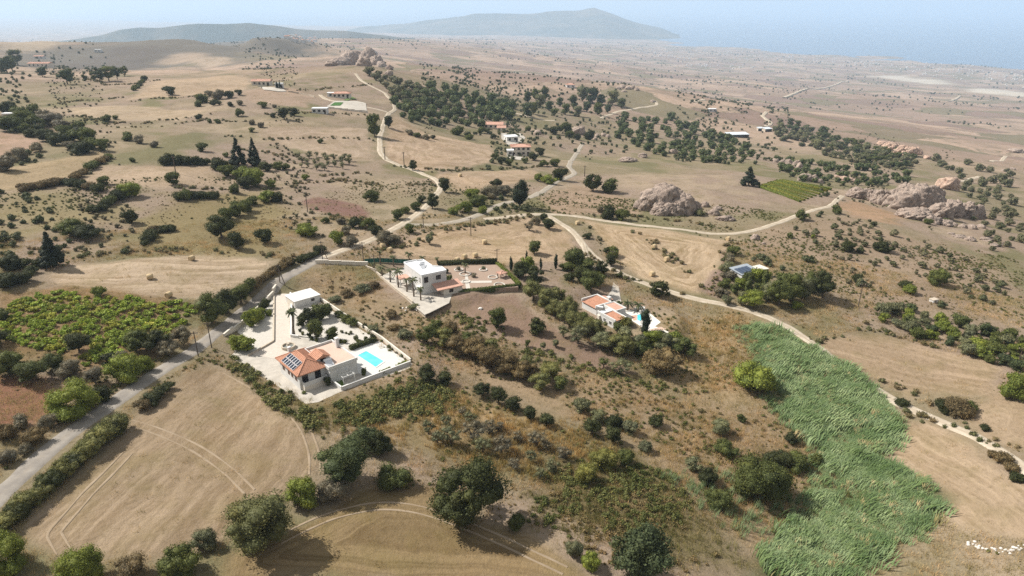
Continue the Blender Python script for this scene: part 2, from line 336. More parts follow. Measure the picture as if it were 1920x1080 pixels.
GROUND_MAT = t.done(c, .95, .1, hb, .8, .45)
me.materials.append(GROUND_MAT)
tag(link(bpy.data.objects.new('ground', me)), 'dry tan fields and scrubland falling away to the coast', None, None, 'structure')
def gh(x, y):
    """height of the ground MESH (bilinear in its grid)"""
    i = min(max(int(np.searchsorted(GX, x))-1, 0), nx-2); j = min(max(int(np.searchsorted(GY, y))-1, 0), ny-2)
    a, b = (x-GX[i])/(GX[i+1]-GX[i]), (y-GY[j])/(GY[j+1]-GY[j])
    return float((ZZ[j, i]*(1-a)+ZZ[j, i+1]*a)*(1-b)+(ZZ[j+1, i]*(1-a)+ZZ[j+1, i+1]*a)*b)
def gp(px, py):
    q = ground(px, py); q[2] = gh(q[0], q[1]); return q

# ------------------------------------------------------------------ sea and far mountains
t = NT('sea_water'); p = t.pos()
sea_m = t.done(t.mix(t.noise(p, .0006, 3), (.015, .075, .16), (.025, .11, .21)), .25, .5, t.noise(p, .02, 3), .3, 3.0)
tag(mesh_obj('sea', [(-45000,-2000,SEA),(60000,-2000,SEA),(60000,60000,SEA),(-45000,60000,SEA)], [(0,1,2,3)], sea_m), 'hazy blue sea beyond the coastal plain', None, None, 'structure')
def ridge(name, prof, dist, depth, mat, label, seed):
    """a mountain range: crest heights come from surveyed (pixel x, pixel y) pairs at its distance"""
    pts = np.array([(dist*ray(x, y)[0]/ray(x, y)[1], CAM_Z+dist*ray(x, y)[2]/ray(x, y)[1]) for x, y in prof])
    xs = np.linspace(pts[0, 0], pts[-1, 0], 260); cr = np.interp(xs, pts[:, 0], pts[:, 1])+vnoise(xs/620, xs*0, seed+8)*dist*.0016+vnoise(xs/210, xs*0, seed+9)*dist*.0008; base = SEA-40; m = 60
    V = []; 
    for k in range(m+1):
        s = k/m*2-1; f = (1-abs(s))**1.15
        yy = np.full_like(xs, dist+s*depth)+vnoise(xs/1500, np.full_like(xs, s*2.0), seed)*depth*.12
        zz = base+(cr-base)*f*(1+.22*(1-f)*(vnoise(xs/700, yy/900, seed+1)+.6*vnoise(xs/260, yy/420, seed+2)))
        V.append(np.c_[xs, yy, zz])
    n = len(xs); V = np.concatenate(V)
    F = [(k*n+i, k*n+i+1, (k+1)*n+i+1, (k+1)*n+i) for k in range(m) for i in range(n-1)]
    return tag(mesh_obj(name, V, F, mat, None, True), label, None, None, 'structure')
t = NT('far_slope'); p = t.pos()
far_m = t.done(t.mix(t.ramp(t.noise(p, .0016, 6, .65), .42, .62), alb(78,88,78), t.mix(t.ramp(t.noise(p, .004, 4), .5, .6), alb(126,120,104), alb(98,100,86))), .95, .05)
ridge('mountain', [(560,75),(620,62),(700,50),(760,44),(800,37),(860,31),(930,24),(990,25),(1050,22),(1090,21),(1115,15),(1150,25),(1200,44),(1260,62),(1320,80),(1380,96)], 12500, 2400, far_m, 'long hazy blue mountain ridge on the horizon', 50)
ridge('hills', [(60,82),(130,72),(180,64),(210,55),(250,52),(290,54),(330,50),(370,46),(420,45),(470,41),(520,46),(560,53),(610,56),(660,60),(720,66),(780,72)], 5600, 900, far_m, 'pale low hills behind the left plateau', 70)

# ------------------------------------------------------------------ haze: one box of pale air round everything
hz_t = NT('haze_air'); pv = hz_t.n('VolumePrincipled', {'Color': (.62, .80, 1.0, 1), 'Density': 0.000098, 'Anisotropy': 0.1}); hz_t.t.links.new(pv.outputs[0], hz_t.out.inputs['Volume'])
tag(MB().box(-46000, 61000, -2500, 61000, -540, 110).build('haze', hz_t.m), 'pale blue haze in the air over the valley', None, None, 'stuff')

# ------------------------------------------------------------------ roads and tracks
t = NT('worn_asphalt'); p = t.pos()
asph = t.done(t.mix(t.ramp(t.noise(p, .35, 5, .65), .35, .68), alb(150,146,140), alb(176,170,162)), .9, .2, t.noise(p, 12, 2), .2, .02)
t = NT('white_gravel'); p = t.pos()
grav = t.done(t.mix(t.ramp(t.noise(p, .5, 5, .65), .36, .68), alb(190,174,148), alb(228,214,190)), .95, .1, t.noise(p, 8, 3), .4, .04)
t = NT('grey_gravel'); p = t.pos()
ggrav = t.done(t.mix(t.ramp(t.noise(p, .5, 5, .65), .36, .68), alb(172,160,142), alb(200,188,168)), .95, .1, t.noise(p, 8, 3), .4, .04)
def rutted(name, a, b, verge, centre):
    """track surface: two worn wheel lines, a rougher middle strip and crumbling verges"""
    t = NT(name); p = t.pos(); ac = t.n('Attribute', attribute_name='across').outputs['Fac']; off = t.math('ABSOLUTE', t.math('SUBTRACT', ac, .5))
    n = t.noise(p, .5, 5, .65); nf = t.noise(p, 2.2, 4, .7); c = t.mix(t.ramp(n, .36, .68), a, b)
    mid = t.math('MULTIPLY', t.math('SUBTRACT', 1.0, t.ramp(t.math('ADD', off, t.math('MULTIPLY', nf, .10)), .08, .17)), t.ramp(n, .38, .6)); c = t.mix(t.math('MULTIPLY', mid, centre), c, verge)
    ed = t.ramp(t.math('ADD', off, t.math('MULTIPLY', t.math('SUBTRACT', nf, .5), .45)), .36, .47); c = t.mix(t.math('MULTIPLY', ed, .9), c, verge)
    return t.done(c, .95, .1, t.noise(p, 8, 3), .4, .04)
VERGE = alb(164,142,112)
asph = rutted('worn_asphalt_lane', alb(158,150,140), alb(184,175,162), VERGE, .15); grav = rutted('white_track_gravel', alb(196,180,156), alb(228,214,192), VERGE, .55); ggrav = rutted('grey_track_gravel', alb(172,162,146), alb(200,188,170), VERGE, .35)
def smooth_line(pts, step):
    P = np.array(pts, float); s = np.r_[0, np.cumsum(np.hypot(*np.diff(P, axis=0).T))]
    n = max(2, int(s[-1]/step)); q = np.linspace(0, s[-1], n)
    x, y = np.interp(q, s, P[:, 0]), np.interp(q, s, P[:, 1])
    k = max(1, int(6/step)) if len(pts) > 2 else 0
    if k and n > 4*k:
        for _ in range(2):
            xs, ys = np.pad(x, k, 'edge'), np.pad(y, k, 'edge'); ker = np.ones(2*k+1)/(2*k+1)
            x2, y2 = np.convolve(xs, ker, 'valid'), np.convolve(ys, ker, 'valid'); x2[0], y2[0], x2[-1], y2[-1] = x[0], y[0], x[-1], y[-1]; x, y = x2, y2
    return np.c_[x, y]
def road(name, px, width, mat, label, lift=0.07, uneven=.12, worldpts=None):
    W = np.array([gp(*q)[:2] for q in px]) if worldpts is None else np.array(worldpts); far = np.hypot(*W.T).mean(); step = max(.8, far/250)
    C = smooth_line(W, step); T = np.gradient(C, axis=0); T /= np.linalg.norm(T, axis=1)[:, None]+1e-9; N = np.c_[-T[:, 1], T[:, 0]]
    V, F = [], []; m = 7
    for i, (c, nn) in enumerate(zip(C, N)):
        wl, wr = [width/2*(1+uneven*float(vnoise(np.array([i*step/3.5]), np.array([k*9.0]), 41)[0])) for k in (0, 1)]
        for k in range(m):
            o = -wl+(wl+wr)*k/(m-1); x, y = c+nn*o
            V.append((x, y, gh(x, y)+(lift if 0 < k < m-1 else -.25)*(1+far/400)))
    for i in range(len(C)-1):
        for k in range(m-1): F.append((i*m+k, i*m+k+1, (i+1)*m+k+1, (i+1)*m+k)[::-1])
    o = mesh_obj(name, V, F, mat, None, True); pattr(o.data, 'across', np.tile(np.linspace(0, 1, m), len(C))); return tag(o, label, None, None, 'structure')
road('road', [(-60,990),(0,925),(60,870),(130,812),(220,752),(290,700),(345,668),(395,636),(440,600),(480,562),(530,522),(590,490),(607,480)], 4.3, asph, 'narrow grey asphalt lane past the walled villa')
road('dirt_track', [(607,483),(640,470),(700,450),(745,428),(757,420),(800,387),(818,365),(830,350),(815,334),(780,320),(725,302),(712,285),(712,255),(722,225),(730,212)], 3.4, grav, 'pale track winding up past the stubble fields to the estate')
road('dirt_track', [(730,212),(700,203),(660,197),(622,190),(608,185),(600,178)], 3.6, grav, 'white track entering the hilltop estate')
road('dirt_track', [(730,212),(742,207),(738,192),(727,180),(715,170),(690,160),(676,150),(667,138)], 3.2, grav, 'pale track climbing to the rocky knoll')
road('dirt_track', [(757,420),(780,424),(826,423),(873,413),(907,398),(946,380),(985,374),(1007,365),(1025,354)], 3.6, ggrav, 'grey gravel lane curving past the big dark tree')
road('dirt_track', [(1025,354),(1040,342),(1083,323),(1066,317),(1073,300),(1085,280),(1093,270)], 3.6, ggrav, 'pale gravel lane beside the pink house')
road('dirt_track', [(907,411),(970,405),(1020,401),(1066,403),(1140,415),(1206,423),(1280,431),(1340,439),(1370,441),(1410,433),(1446,423),(1493,405),(1530,393),(1560,386),(1580,367)], 3.0, grav, 'white track running below the dome rock to the cliff')
road('dirt_track', [(1025,402),(1038,411),(1073,430),(1097,467),(1113,480),(1150,510),(1206,530),(1280,556),(1313,563),(1390,577),(1460,600),(1497,623),(1530,650),(1580,687),(1613,715),(1673,750),(1747,783),(1813,810),(1863,833),(1920,877),(1990,935)], 3.0, grav, 'long white track passing the reed bed')
road('dirt_track', [(1093,455),(1100,478),(1108,492),(1117,504)], 2.2, grav, 'short white spur track at the edge of the stubble')
road('dirt_track', [(1128,222),(1135,217),(1153,211),(1180,206),(1207,201),(1233,196),(1228,189)], 5, grav, 'pale track through the distant grove')
road('dirt_track', [(930,203),(970,212),(1007,222),(1022,227),(1040,226)], 4, grav, 'pale track below the terraced vineyard')
road('dirt_track', [(1300,192),(1308,189),(1320,187)], 8, grav, 'far pale track fragment by the plain', .2)
road('dirt_track', [(1437,210),(1428,217),(1437,225),(1447,230),(1435,238)], 6, grav, 'white track bending down to the farm sheds', .2)
road('dirt_track', [(1470,183),(1490,176),(1510,168),(1547,165),(1570,158),(1590,152)], 12, grav, 'long straight pale road across the far plain', .3)
road('dirt_track', [(1780,190),(1793,186),(1800,180)], 11, grav, 'far pale curved road at the quarry', .3)
road('dirt_track', [(1803,341),(1820,336),(1837,331)], 4.5, grav, 'short pale track behind the cliff rocks')
road('dirt_track', [(1858,303),(1880,300),(1886,293)], 5, grav, 'pale bend of track on the right hillside')

t = NT('flattened_straw'); p = t.pos(); straw = t.done(t.mix(t.ramp(t.noise(p, .35, 5, .7), .40, .62), alb(168,148,122), alb(186,166,140)), .95, .1, t.noise(p, 6, 3), .4, .05)
for px, lb in (([(240,792),(330,815),(395,848),(440,890),(468,922)], 'pale wheel track crossing the dry field from the lane'), ([(424,696),(520,745),(588,812),(606,850),(590,890)], 'pale wheel track along the right edge of the dry field'), ([(120,1035),(100,1000),(160,930),(240,850)], 'pale wheel track turning at the foot of the dry field'), ([(520,1015),(640,945),(740,925),(800,950),(930,1010),(1060,1070)], 'pale wheel track looping over the bottom field')):
    L = smooth_line([gp(*q)[:2] for q in px], .8); T = np.gradient(L, axis=0); T /= np.linalg.norm(T, axis=1)[:, None]; N = np.c_[-T[:, 1], T[:, 0]]
    for k in (-.75, .75): road('wheel_track', None, .40, straw, lb+(', left rut' if k > 0 else ', right rut'), .035, .5, worldpts=L+N*k)

# ------------------------------------------------------------------ foliage
def foliage_mat(name, col=None, rough=.7):
    t = NT(name); g = t.n('NewGeometry'); oi = t.n('ObjectInfo')
    base = oi.outputs['Color'] if col is None else t.mix(0.0, col, col)
    isl = g.outputs['Random Per Island']
    if col is not None:
        wn_ = t.noise(g.outputs['Position'], .22, 4, .65); base = t.mix(t.ramp(wn_, .38, .62), t.mix(1.0, base, (.70, .78, .62), 'MULTIPLY'), t.mix(1.0, base, (1.30, 1.22, 1.25), 'MULTIPLY'))
    c = t.mix(t.ramp(isl, 0, 1), t.mix(1.0, base, (.62, .66, .62), 'MULTIPLY'), t.mix(1.0, base, (1.45, 1.38, 1.2), 'MULTIPLY'))
    nn = t.noise(t.n('TexCoord').outputs['Object'], 3.2, 3, .6)
    c = t.mix(t.math('MULTIPLY', t.ramp(nn, .45, .7), .55), c, t.mix(1.0, c, (1.35, 1.12, .75), 'MULTIPLY'))
    if col is None:
        c = t.mix(oi.outputs['Random'], t.mix(1.0, c, (.85, .85, .9), 'MULTIPLY'), t.mix(1.0, c, (1.12, 1.08, 1.0), 'MULTIPLY'))
    p = t.n('BsdfPrincipled', {'Base Color': c, 'Roughness': rough, 'Specular IOR Level': .25}); tr = t.n('BsdfTranslucent', {'Color': c})
    m = t.n('MixShader', {0: .28, 1: p.outputs[0], 2: tr.outputs[0]}); t.t.links.new(m.outputs[0], t.out.inputs[0]); return t.m
LEAF = foliage_mat('leaves')
BARK = plain('bark', (.12, .09, .065), .95, .3, 6)
DEADWOOD = plain('pale_dead_wood', (.25, .22, .18), .95, .3, 6)
C = dict(dark=(.046,.055,.018), mid=(.088,.106,.030), bright=(.155,.19,.036), olive=(.150,.160,.092), yellow=(.19,.19,.05), brown=(.15,.115,.06),
         grey=(.17,.155,.115), blue=(.070,.092,.040), acacia=(.155,.160,.060), conifer=(.026,.037,.018))
ICO = {}
def ico(sub):
    if sub not in ICO:
        b = bmesh.new(); bmesh.ops.create_icosphere(b, subdivisions=sub, radius=1); ICO[sub] = (np.array([v.co[:] for v in b.verts]), [tuple(v.index for v in f.verts) for f in b.faces]); b.free()
    return ICO[sub]
def leaf_quads(P, N, size, aspect, r):
    """leaf faces at points P facing roughly N"""
    n = len(P); N = N+r.normal(0, .55, (n, 3)); N /= np.linalg.norm(N, axis=1)[:, None]+1e-9
    a = np.cross(N, r.normal(0, 1, (n, 3))); a /= np.linalg.norm(a, axis=1)[:, None]+1e-9; b = np.cross(N, a)
    s = size*r.uniform(.6, 1.4, n)[:, None]; a, b = a*s, b*s*aspect
    V = np.stack([P-a*.5, P-b*.5+N*s*.12, P+a*.5, P+b*.5+N*s*.12], 1).reshape(-1, 3)
    return V, np.arange(n*4).reshape(-1, 4)
def to_mesh(name, V, quads=None, tris=None, mat=None):
    me = bpy.data.meshes.new(name); q = 0 if quads is None else len(quads); k = 0 if tris is None else len(tris)
    me.vertices.add(len(V)); me.vertices.foreach_set('co', np.asarray(V, np.float32).ravel())
    li = np.concatenate([np.asarray(quads).ravel() if q else np.zeros(0), np.asarray(tris).ravel() if k else np.zeros(0)]).astype(np.int32)
    me.loops.add(len(li)); me.loops.foreach_set('vertex_index', li); me.polygons.add(q+k)
    me.polygons.foreach_set('loop_start', np.r_[np.arange(q)*4, q*4+np.arange(k)*3].astype(np.int32)); me.update(calc_edges=True)
    if mat: me.materials.append(mat)
    return me
def crown_mesh(name, seed, nleaf, leaf, shape='round', h=.85, nl=16, lobe=(.15, .26), core=.78, lift=.1, aspect=.7):
    """crown one unit wide: lobes of leaves spread through its volume, with gaps between the lobes"""
    r = np.random.default_rng(seed); L = []
    for i in range(nl):
        for _ in range(50):
            q = r.uniform(-1, 1, 3)
            if np.linalg.norm(q) < 1: break
        q = q/np.linalg.norm(q)*max(np.linalg.norm(q), .55)
        rr = r.uniform(*lobe)
        if shape == 'cone': z = r.uniform(0, 1); ang = r.uniform(0, 6.28); rad = (1-z)*.40*r.uniform(.5, 1)**.5; c = np.array([math.cos(ang)*rad, math.sin(ang)*rad, h*(lift+.06+(.9-lift)*z)]); rr *= (1.15-.8*z)
        elif shape == 'column': z = (i+.5)/nl; c = np.array([r.normal(0, .06), r.normal(0, .06), h*z*.95+.05]); rr = (.5*math.sin(math.pi*min(1, (z*.93+.07)))**.6)*r.uniform(.8, 1.05)
        else:
            c = np.array([q[0]*(.5-rr*.8), q[1]*(.5-rr*.8), h*(lift+(1-lift)*(q[2]*.5+.5))]); c[2] = min(max(c[2], rr*.6), h-rr*.75)
        L.append((c, rr))
    wts = np.array([l[1]**2 for l in L]); wts /= wts.sum(); Vs, Qs, Ts, off = [], [], [], 0
    for (c, rr), wgt in zip(L, wts):
        n = max(4, int(nleaf*wgt)); d = r.normal(0, 1, (n, 3)); d[:, 2] = np.abs(d[:, 2])*.9-.25*np.abs(r.normal(0, 1, n)); d /= np.linalg.norm(d, axis=1)[:, None]
        stretch = np.array([1, 1, 1.6 if shape == 'column' else .9])
        P = c+d*rr*stretch*r.uniform(.70, 1.20, n)[:, None]; P[:, 2] = np.maximum(P[:, 2], .01)
        V, Q = leaf_quads(P, d, leaf, aspect, r); Vs.append(V); Qs.append(Q+off); off += len(V)
        if core > 0:
            iv, itr = ico(1); V = c+iv*rr*core*stretch*(1+.15*r.normal(0, 1, (len(iv), 1))); V[:, 2] = np.maximum(V[:, 2], .0); Vs.append(V); Ts.append(np.array(itr)+off); off += len(V)
    return to_mesh(name, np.concatenate(Vs), np.concatenate(Qs), np.concatenate(Ts) if Ts else None, LEAF)
def trunk_mesh(name, seed, h, r0, limbs=5, spread=.28, mat=None):
    r = random.Random(seed); m = MB(); top = (r.uniform(-.03, .03), r.uniform(-.03, .03), h)
    m.tube([(0,0,-.08), (r.uniform(-.02,.02), r.uniform(-.02,.02), h*.5), top], [r0*1.3, r0, r0*.8], 7)
    for i in range(limbs):
        a = i*6.283/limbs+r.uniform(-.4, .4); s = spread*r.uniform(.7, 1.1)
        m.tube([top, (top[0]+math.cos(a)*s*.5, top[1]+math.sin(a)*s*.5, h+s*.55), (top[0]+math.cos(a)*s, top[1]+math.sin(a)*s, h+s*1.05)], [r0*.6, r0*.4, r0*.15], 5, False)
    me = bpy.data.meshes.new(name); me.from_pydata(m.v, [], m.f); me.update(); me.materials.append(mat or BARK); return me
PROTO = {}
def proto(kind, lod, var):
    """(crown mesh, trunk mesh) shared by all trees of a kind, size class and variant"""
    key = (kind, lod, var)
    if key not in PROTO:
        sd = hash_(kind)*97+lod*11+var; q = [300, 1400, 4600, 10500][lod]; lf = [.15, .070, .036, .0245][lod]; nl = [9, 15, 22, 30][lod]; lb = [(.17,.30),(.13,.26),(.09,.23),(.07,.21)][lod]
        if kind == 'tree': c = crown_mesh('crown', sd, q, lf, 'round', .88, nl, lb, lift=.14); tr = trunk_mesh('trunk', sd, .22, .035)
        elif kind == 'tall': c = crown_mesh('crown', sd, q, lf, 'round', 1.25, nl, lb, lift=.12, aspect=.5); tr = trunk_mesh('trunk', sd, .35, .035)
        elif kind == 'bush': c = crown_mesh('bush', sd, q, lf, 'round', .62, nl, lb, lift=.0); tr = None
        elif kind == 'low': c = crown_mesh('low_bush', sd, q, lf, 'round', .40, nl, lb, lift=0); tr = None
        elif kind == 'olive': c = crown_mesh('crown', sd, int(q*.75), lf*.85, 'round', .82, nl, (lb[0]*.85, lb[1]*.85), .55, .2, .35); tr = trunk_mesh('trunk', sd, .24, .045)
        elif kind == 'fig': c = crown_mesh('crown', sd, int(q*.8), lf*1.3, 'round', .92, nl, lb, .7, .06, .9); tr = trunk_mesh('trunk', sd, .16, .03)
        elif kind == 'cone': c = crown_mesh('crown', sd, q, lf*.9, 'cone', 1.5, nl*4, (.13, .20), .85, .03, .5); tr = trunk_mesh('trunk', sd, .3, .035, 0)
        elif kind == 'cypress': c = crown_mesh('crown', sd, q, lf*1.3, 'column', 4.0, 10, lb, .85, 0, .6); tr = trunk_mesh('trunk', sd, .35, .08, 0)
        elif kind == 'bare': c = crown_mesh('crown', sd, int(q*.35), lf*.7, 'round', .8, nl, lb, 0, .1, .25); tr = trunk_mesh('trunk', sd, .2, .03, 9, .42, DEADWOOD)
        PROTO[key] = (c, tr)
    return PROTO[key]
def hash_(s): return sum((i+1)*ord(ch) for i, ch in enumerate(s))
NAMES = dict(tree='broadleaf_tree', tall='eucalyptus_tree', bush='bush', low='low_bush', olive='olive_tree', fig='fig_tree', cone='conifer_tree', cypress='cypress_tree', bare='bare_shrub')
CATS = dict(tree='tree', tall='tree', bush='bush', low='bush', olive='olive tree', fig='fig tree', cone='conifer', cypress='cypress', bare='shrub')
TREES = []
def plant(kind, color, px, py, w, label, group=None, hs=1.0, loc=None, name=None):
    """one tree or bush whose foot stands where (px, py) meets the ground and whose crown is w photograph pixels wide"""
    p = gp(px, py) if loc is None else np.array([loc[0], loc[1], gh(loc[0], loc[1])])
    W = w/ppm(p) if loc is None else w; wpx = W*ppm(p)
    lod = 3 if wpx > 95 else 2 if wpx > 38 else 1 if wpx > 15 else 0
    c, tr = proto(kind, lod, random.randrange(4 if lod < 2 else 3)); col = np.array(C[color] if isinstance(color, str) else color)*random.uniform(.88, 1.14)
    rz = random.uniform(0, 6.28); sc = (W*random.uniform(.86, 1.12), W*random.uniform(.86, 1.12), W*hs*random.uniform(.88, 1.12))
    if tr is None or wpx < 9:
        o = link(bpy.data.objects.new(name or NAMES[kind], c)); o.location = tuple(p); o.rotation_euler = (0, 0, rz); o.scale = sc; o.color = (*col, 1); tag(o, label, CATS[kind], group)
    else:
        o = empty(name or NAMES[kind], p, rz, label, CATS[kind], group); o.scale = sc
        k = link(bpy.data.objects.new('crown', c), o); k.color = (*col, 1); link(bpy.data.objects.new('trunk', tr), o)
    TREES.append((p[0], p[1], W)); return o
ORDS = ['first','second','third','fourth','fifth','sixth','seventh','eighth','ninth','tenth','eleventh','twelfth','thirteenth','fourteenth','fifteenth','sixteenth','seventeenth','eighteenth','nineteenth','twentieth','twenty-first','twenty-second','twenty-third','twenty-fourth','twenty-fifth']
def batch(kind, color, pts, label, group, hs=1.0, jit=.15, name=None):
    pts = sorted(pts); n_ = len(pts)
    cols = color if isinstance(color, (list, tuple)) and isinstance(color[0], str) else [color]
    for i, q in enumerate(pts):
        lb = label if n_ == 1 or n_ > 25 else '%s, %s from the left' % (label, ORDS[i])
        plant(kind, random.choice(cols), q[0], q[1], q[2]*random.uniform(1-jit, 1+jit), lb, group if n_ > 1 else None, hs, name=name)
def pip(x, y, P):
    ins = False; n = len(P)
    for i in range(n):
        (ax, ay), (bx, by) = P[i], P[(i+1) % n]
        if (ay > y) != (by > y) and x < (bx-ax)*(y-ay)/(by-ay)+ax: ins = not ins
    return ins
def scatter(poly, n, wr, sep=.6):
    """n spread-out pixel spots inside a pixel outline, with widths"""
    xs, ys = [p[0] for p in poly], [p[1] for p in poly]; out = []
    for _ in range(n*30):
        x, y = random.uniform(min(xs), max(xs)), random.uniform(min(ys), max(ys)); w_ = random.uniform(*wr)
        if pip(x, y, poly) and all(((x-a)/(w_+b))**2+((y-c)*1.8/(w_+b))**2 > (sep*.5)**2*1.0 for a, c, b in out): out.append((x, y, w_))
        if len(out) >= n: break
    return out
def along(pts, n, wr, jit=3):
    P = np.array(pts, float); s = np.r_[0, np.cumsum(np.hypot(*np.diff(P, axis=0).T))]
    return [(np.interp(q, s, P[:, 0])+random.uniform(-jit, jit), np.interp(q, s, P[:, 1])+random.uniform(-jit*.5, jit*.5), random.uniform(*wr)) for q in np.linspace(0, s[-1], n)]

# --- prominent single trees
plant('tree', 'dark', 880, 974, 156, 'largest dark round tree standing above the mown field, lower centre', hs=.98)
plant('cone', 'conifer', 101, 500, 52, 'dark conical conifer at the left end of the pale bale field')
plant('cone', 'conifer', 448, 310, 34, 'left of the two tall dark conifers on the left hillside', hs=1.0)
plant('cone', 'conifer', 478, 309, 31, 'right of the two tall dark conifers on the left hillside', hs=1.0)
plant('tree', 'conifer', 975, 387, 42, 'big dark rounded tree beside the bend of the gravel lane', hs=1.3)
plant('cone', 'conifer', 1403, 348, 38, 'lone dark conifer above the bright vine rows', hs=.72)
plant('tree', 'blue', 648, 908, 112, 'blue green tree in front of the bush row, left of the largest dark tree', hs=.85)
plant('tree', 'blue', 688, 842, 70, 'blue green tree behind its wider twin left of the largest dark tree', hs=.95)
plant('tree', 'dark', 716, 852, 52, 'small dark tree touching the blue green pair', hs=.95)
plant('low', 'mid', 738, 906, 76, 'low green bush between the blue green trees and the largest dark tree')
plant('tree', 'acacia', 488, 1026, 140, 'loose light green tree at the lower edge of the dry field', hs=.85)
plant('bush', 'bright', 570, 946, 68, 'bright green bush at the right corner of the dry field', hs=1.1)
plant('bush', 'grey', 622, 936, 62, 'grey green bush beside the bright bush at the dry field corner', hs=1.1)
plant('bush', 'bright', 146, 778, 100, 'large bright green bush left of the lane', hs=1.15)
plant('bush', 'dark', 192, 752, 44, 'dark bush between the large bright bush and the lane', hs=1.1)
plant('bush', 'bright', 24, 1064, 96, 'bright green bush at the bottom left corner of the picture', hs=1.2)
plant('bush', 'bright', 150, 1092, 100, 'bright green bush cut off by the bottom edge on the left', hs=1.0)
plant('bush', 'brown', 245, 1085, 80, 'brownish bush on the bottom edge between two green bushes', hs=.9)
plant('bush', 'mid', 336, 1075, 88, 'green bush below the dry field near the bottom edge', hs=1.1)
plant('bush', 'olive', 388, 1028, 56, 'small grey green bush at the foot of the dry field', hs=1.0)
plant('fig', 'blue', 1203, 1088, 124, 'broad leafy blue green fig on the bottom edge', hs=.9)
plant('bush', 'bright', 1106, 1062, 46, 'bright green bush left of the broad fig on the bottom edge', hs=1.0)
plant('bush', 'olive', 1076, 1042, 40, 'grey green bush at the end of the mown field, bottom centre', hs=1.2)
plant('bush', 'mid', 968, 994, 44, 'rounded green bush right below the largest dark tree', hs=1.35)
plant('bush', 'yellow', 1097, 902, 54, 'yellow green bush in front of the scrub, nearer of two', hs=1.0)
plant('bush', 'yellow', 1132, 876, 56, 'yellow green bush in front of the scrub, farther of two', hs=1.0)
plant('bush', 'mid', 1172, 868, 40, 'olive green bush under the plot corner behind the yellow bushes', hs=1.1)
plant('fig', 'mid', 931, 617, 40, 'round fig tree on the bare brown field, left of two', hs=1.0)
plant('fig', 'dark', 1006, 625, 38, 'round fig tree on the bare brown field, right of two', hs=.95)
plant('fig', 'dark', 1236, 556, 36, 'round dark fig tree beside the long white track', hs=.85)
plant('bush', 'bright', 1415, 728, 82, 'large bright green bush at the upper edge of the reed bed', hs=.85)
plant('bush', 'mid', 1756, 533, 40, 'round green bush on the bare right hillside', hs=1.1)
plant('bush', 'bright', 1900, 745, 66, 'wide green bush at the right edge of the picture above the mown field', hs=1.2)
plant('tree', 'dark', 1542, 560, 58, 'tall dark dense tree at the right end of the hidden house grove', hs=1.15)
plant('tree', 'bright', 1408, 577, 46, 'bright green round tree at the front of the hidden house grove', hs=.9)
plant('cypress', 'conifer', 1209, 632, 20, 'stout dark cypress beside the triangular pool terrace', hs=.72)
plant('tree', 'mid', 703, 256, 34, 'leafy tree on the track bend below the hilltop estate', hs=1.25)
plant('tree', 'dark', 728, 240, 22, 'smaller dark tree right of the track bend below the hilltop estate', hs=1.0)
plant('tree', 'dark', 811, 391, 26, 'upright dark tree beside the pale track bend', hs=1.15)
plant('tree', 'dark', 834, 360, 28, 'upright dark tree on the inner side of the pale track', hs=1.2)
plant('tree', 'dark', 774, 319, 17, 'small lone tree at the corner of the stubble below the track', hs=1.15)
plant('olive', 'grey', 992, 432, 24, 'bare greyish tree standing on the central stubble field', hs=.95)
plant('tree', 'mid', 1002, 476, 27, 'lone round tree on the central stubble field', hs=.95)
plant('tree', 'olive', 805, 458, 20, 'small round tree near the left tip of the central stubble', hs=.95)
plant('olive', 'olive', 1083, 644, 48, 'largest olive tree at the edge of the brown field', hs=.95)
plant('olive', 'olive', 1056, 632, 28, 'small olive tree left of the largest one by the brown field', hs=.95)
plant('olive', 'olive', 1163, 700, 52, 'wide olive tree at the tip of the brown field', hs=.75)
plant('olive', 'mid', 1132, 690, 28, 'small olive left of the wide one at the tip of the brown field', hs=.8)
plant('bush', 'brown', 1240, 694, 84, 'dry reddish brown bush below the pool terrace', hs=.75)
plant('tree', 'mid', 1283, 668, 46, 'dark green tree casting a shadow right of the pool terrace', hs=.9)
plant('tree', 'dark', 416, 448, 62, 'large dark spreading tree on the slope above the bale field', hs=.9)
plant('tree', 'dark', 447, 466, 37, 'round dark tree below the spreading one above the bale field', hs=.9)
plant('bush', 'dark', 496, 456, 38, 'round dark bush right of the spreading tree above the bale field', hs=1.2)
plant('bush', 'bright', 577, 441, 46, 'wide bright bush on the slope left of the lane end', hs=.75)
plant('bush', 'bright', 632, 457, 33, 'bright bush where the lane meets the pale track', hs=1.2)
plant('bush', 'bright', 187, 556, 30, 'bright round bush at the upper edge of the vineyard', hs=1.0)
plant('bush', 'dark', 245, 418, 34, 'dark round bush alone on the left hillside grass', hs=1.1)
plant('bush', 'bright', 245, 369, 46, 'bright wide bush below the pale terraced fields, left', hs=.85)
plant('bush', 'mid', 140, 440, 52, 'green bush left of its darker neighbour above the conifer', hs=.85)
plant('bush', 'dark', 168, 446, 55, 'dark bush right of its greener neighbour above the conifer', hs=.85)
plant('fig', 'mid', 1142, 360, 36, 'light green tree beside the rocks left of the dome rock', hs=.9)
plant('tree', 'dark', 1112, 358, 38, 'dark spreading tree left of the light green tree by the rocks', hs=.85)
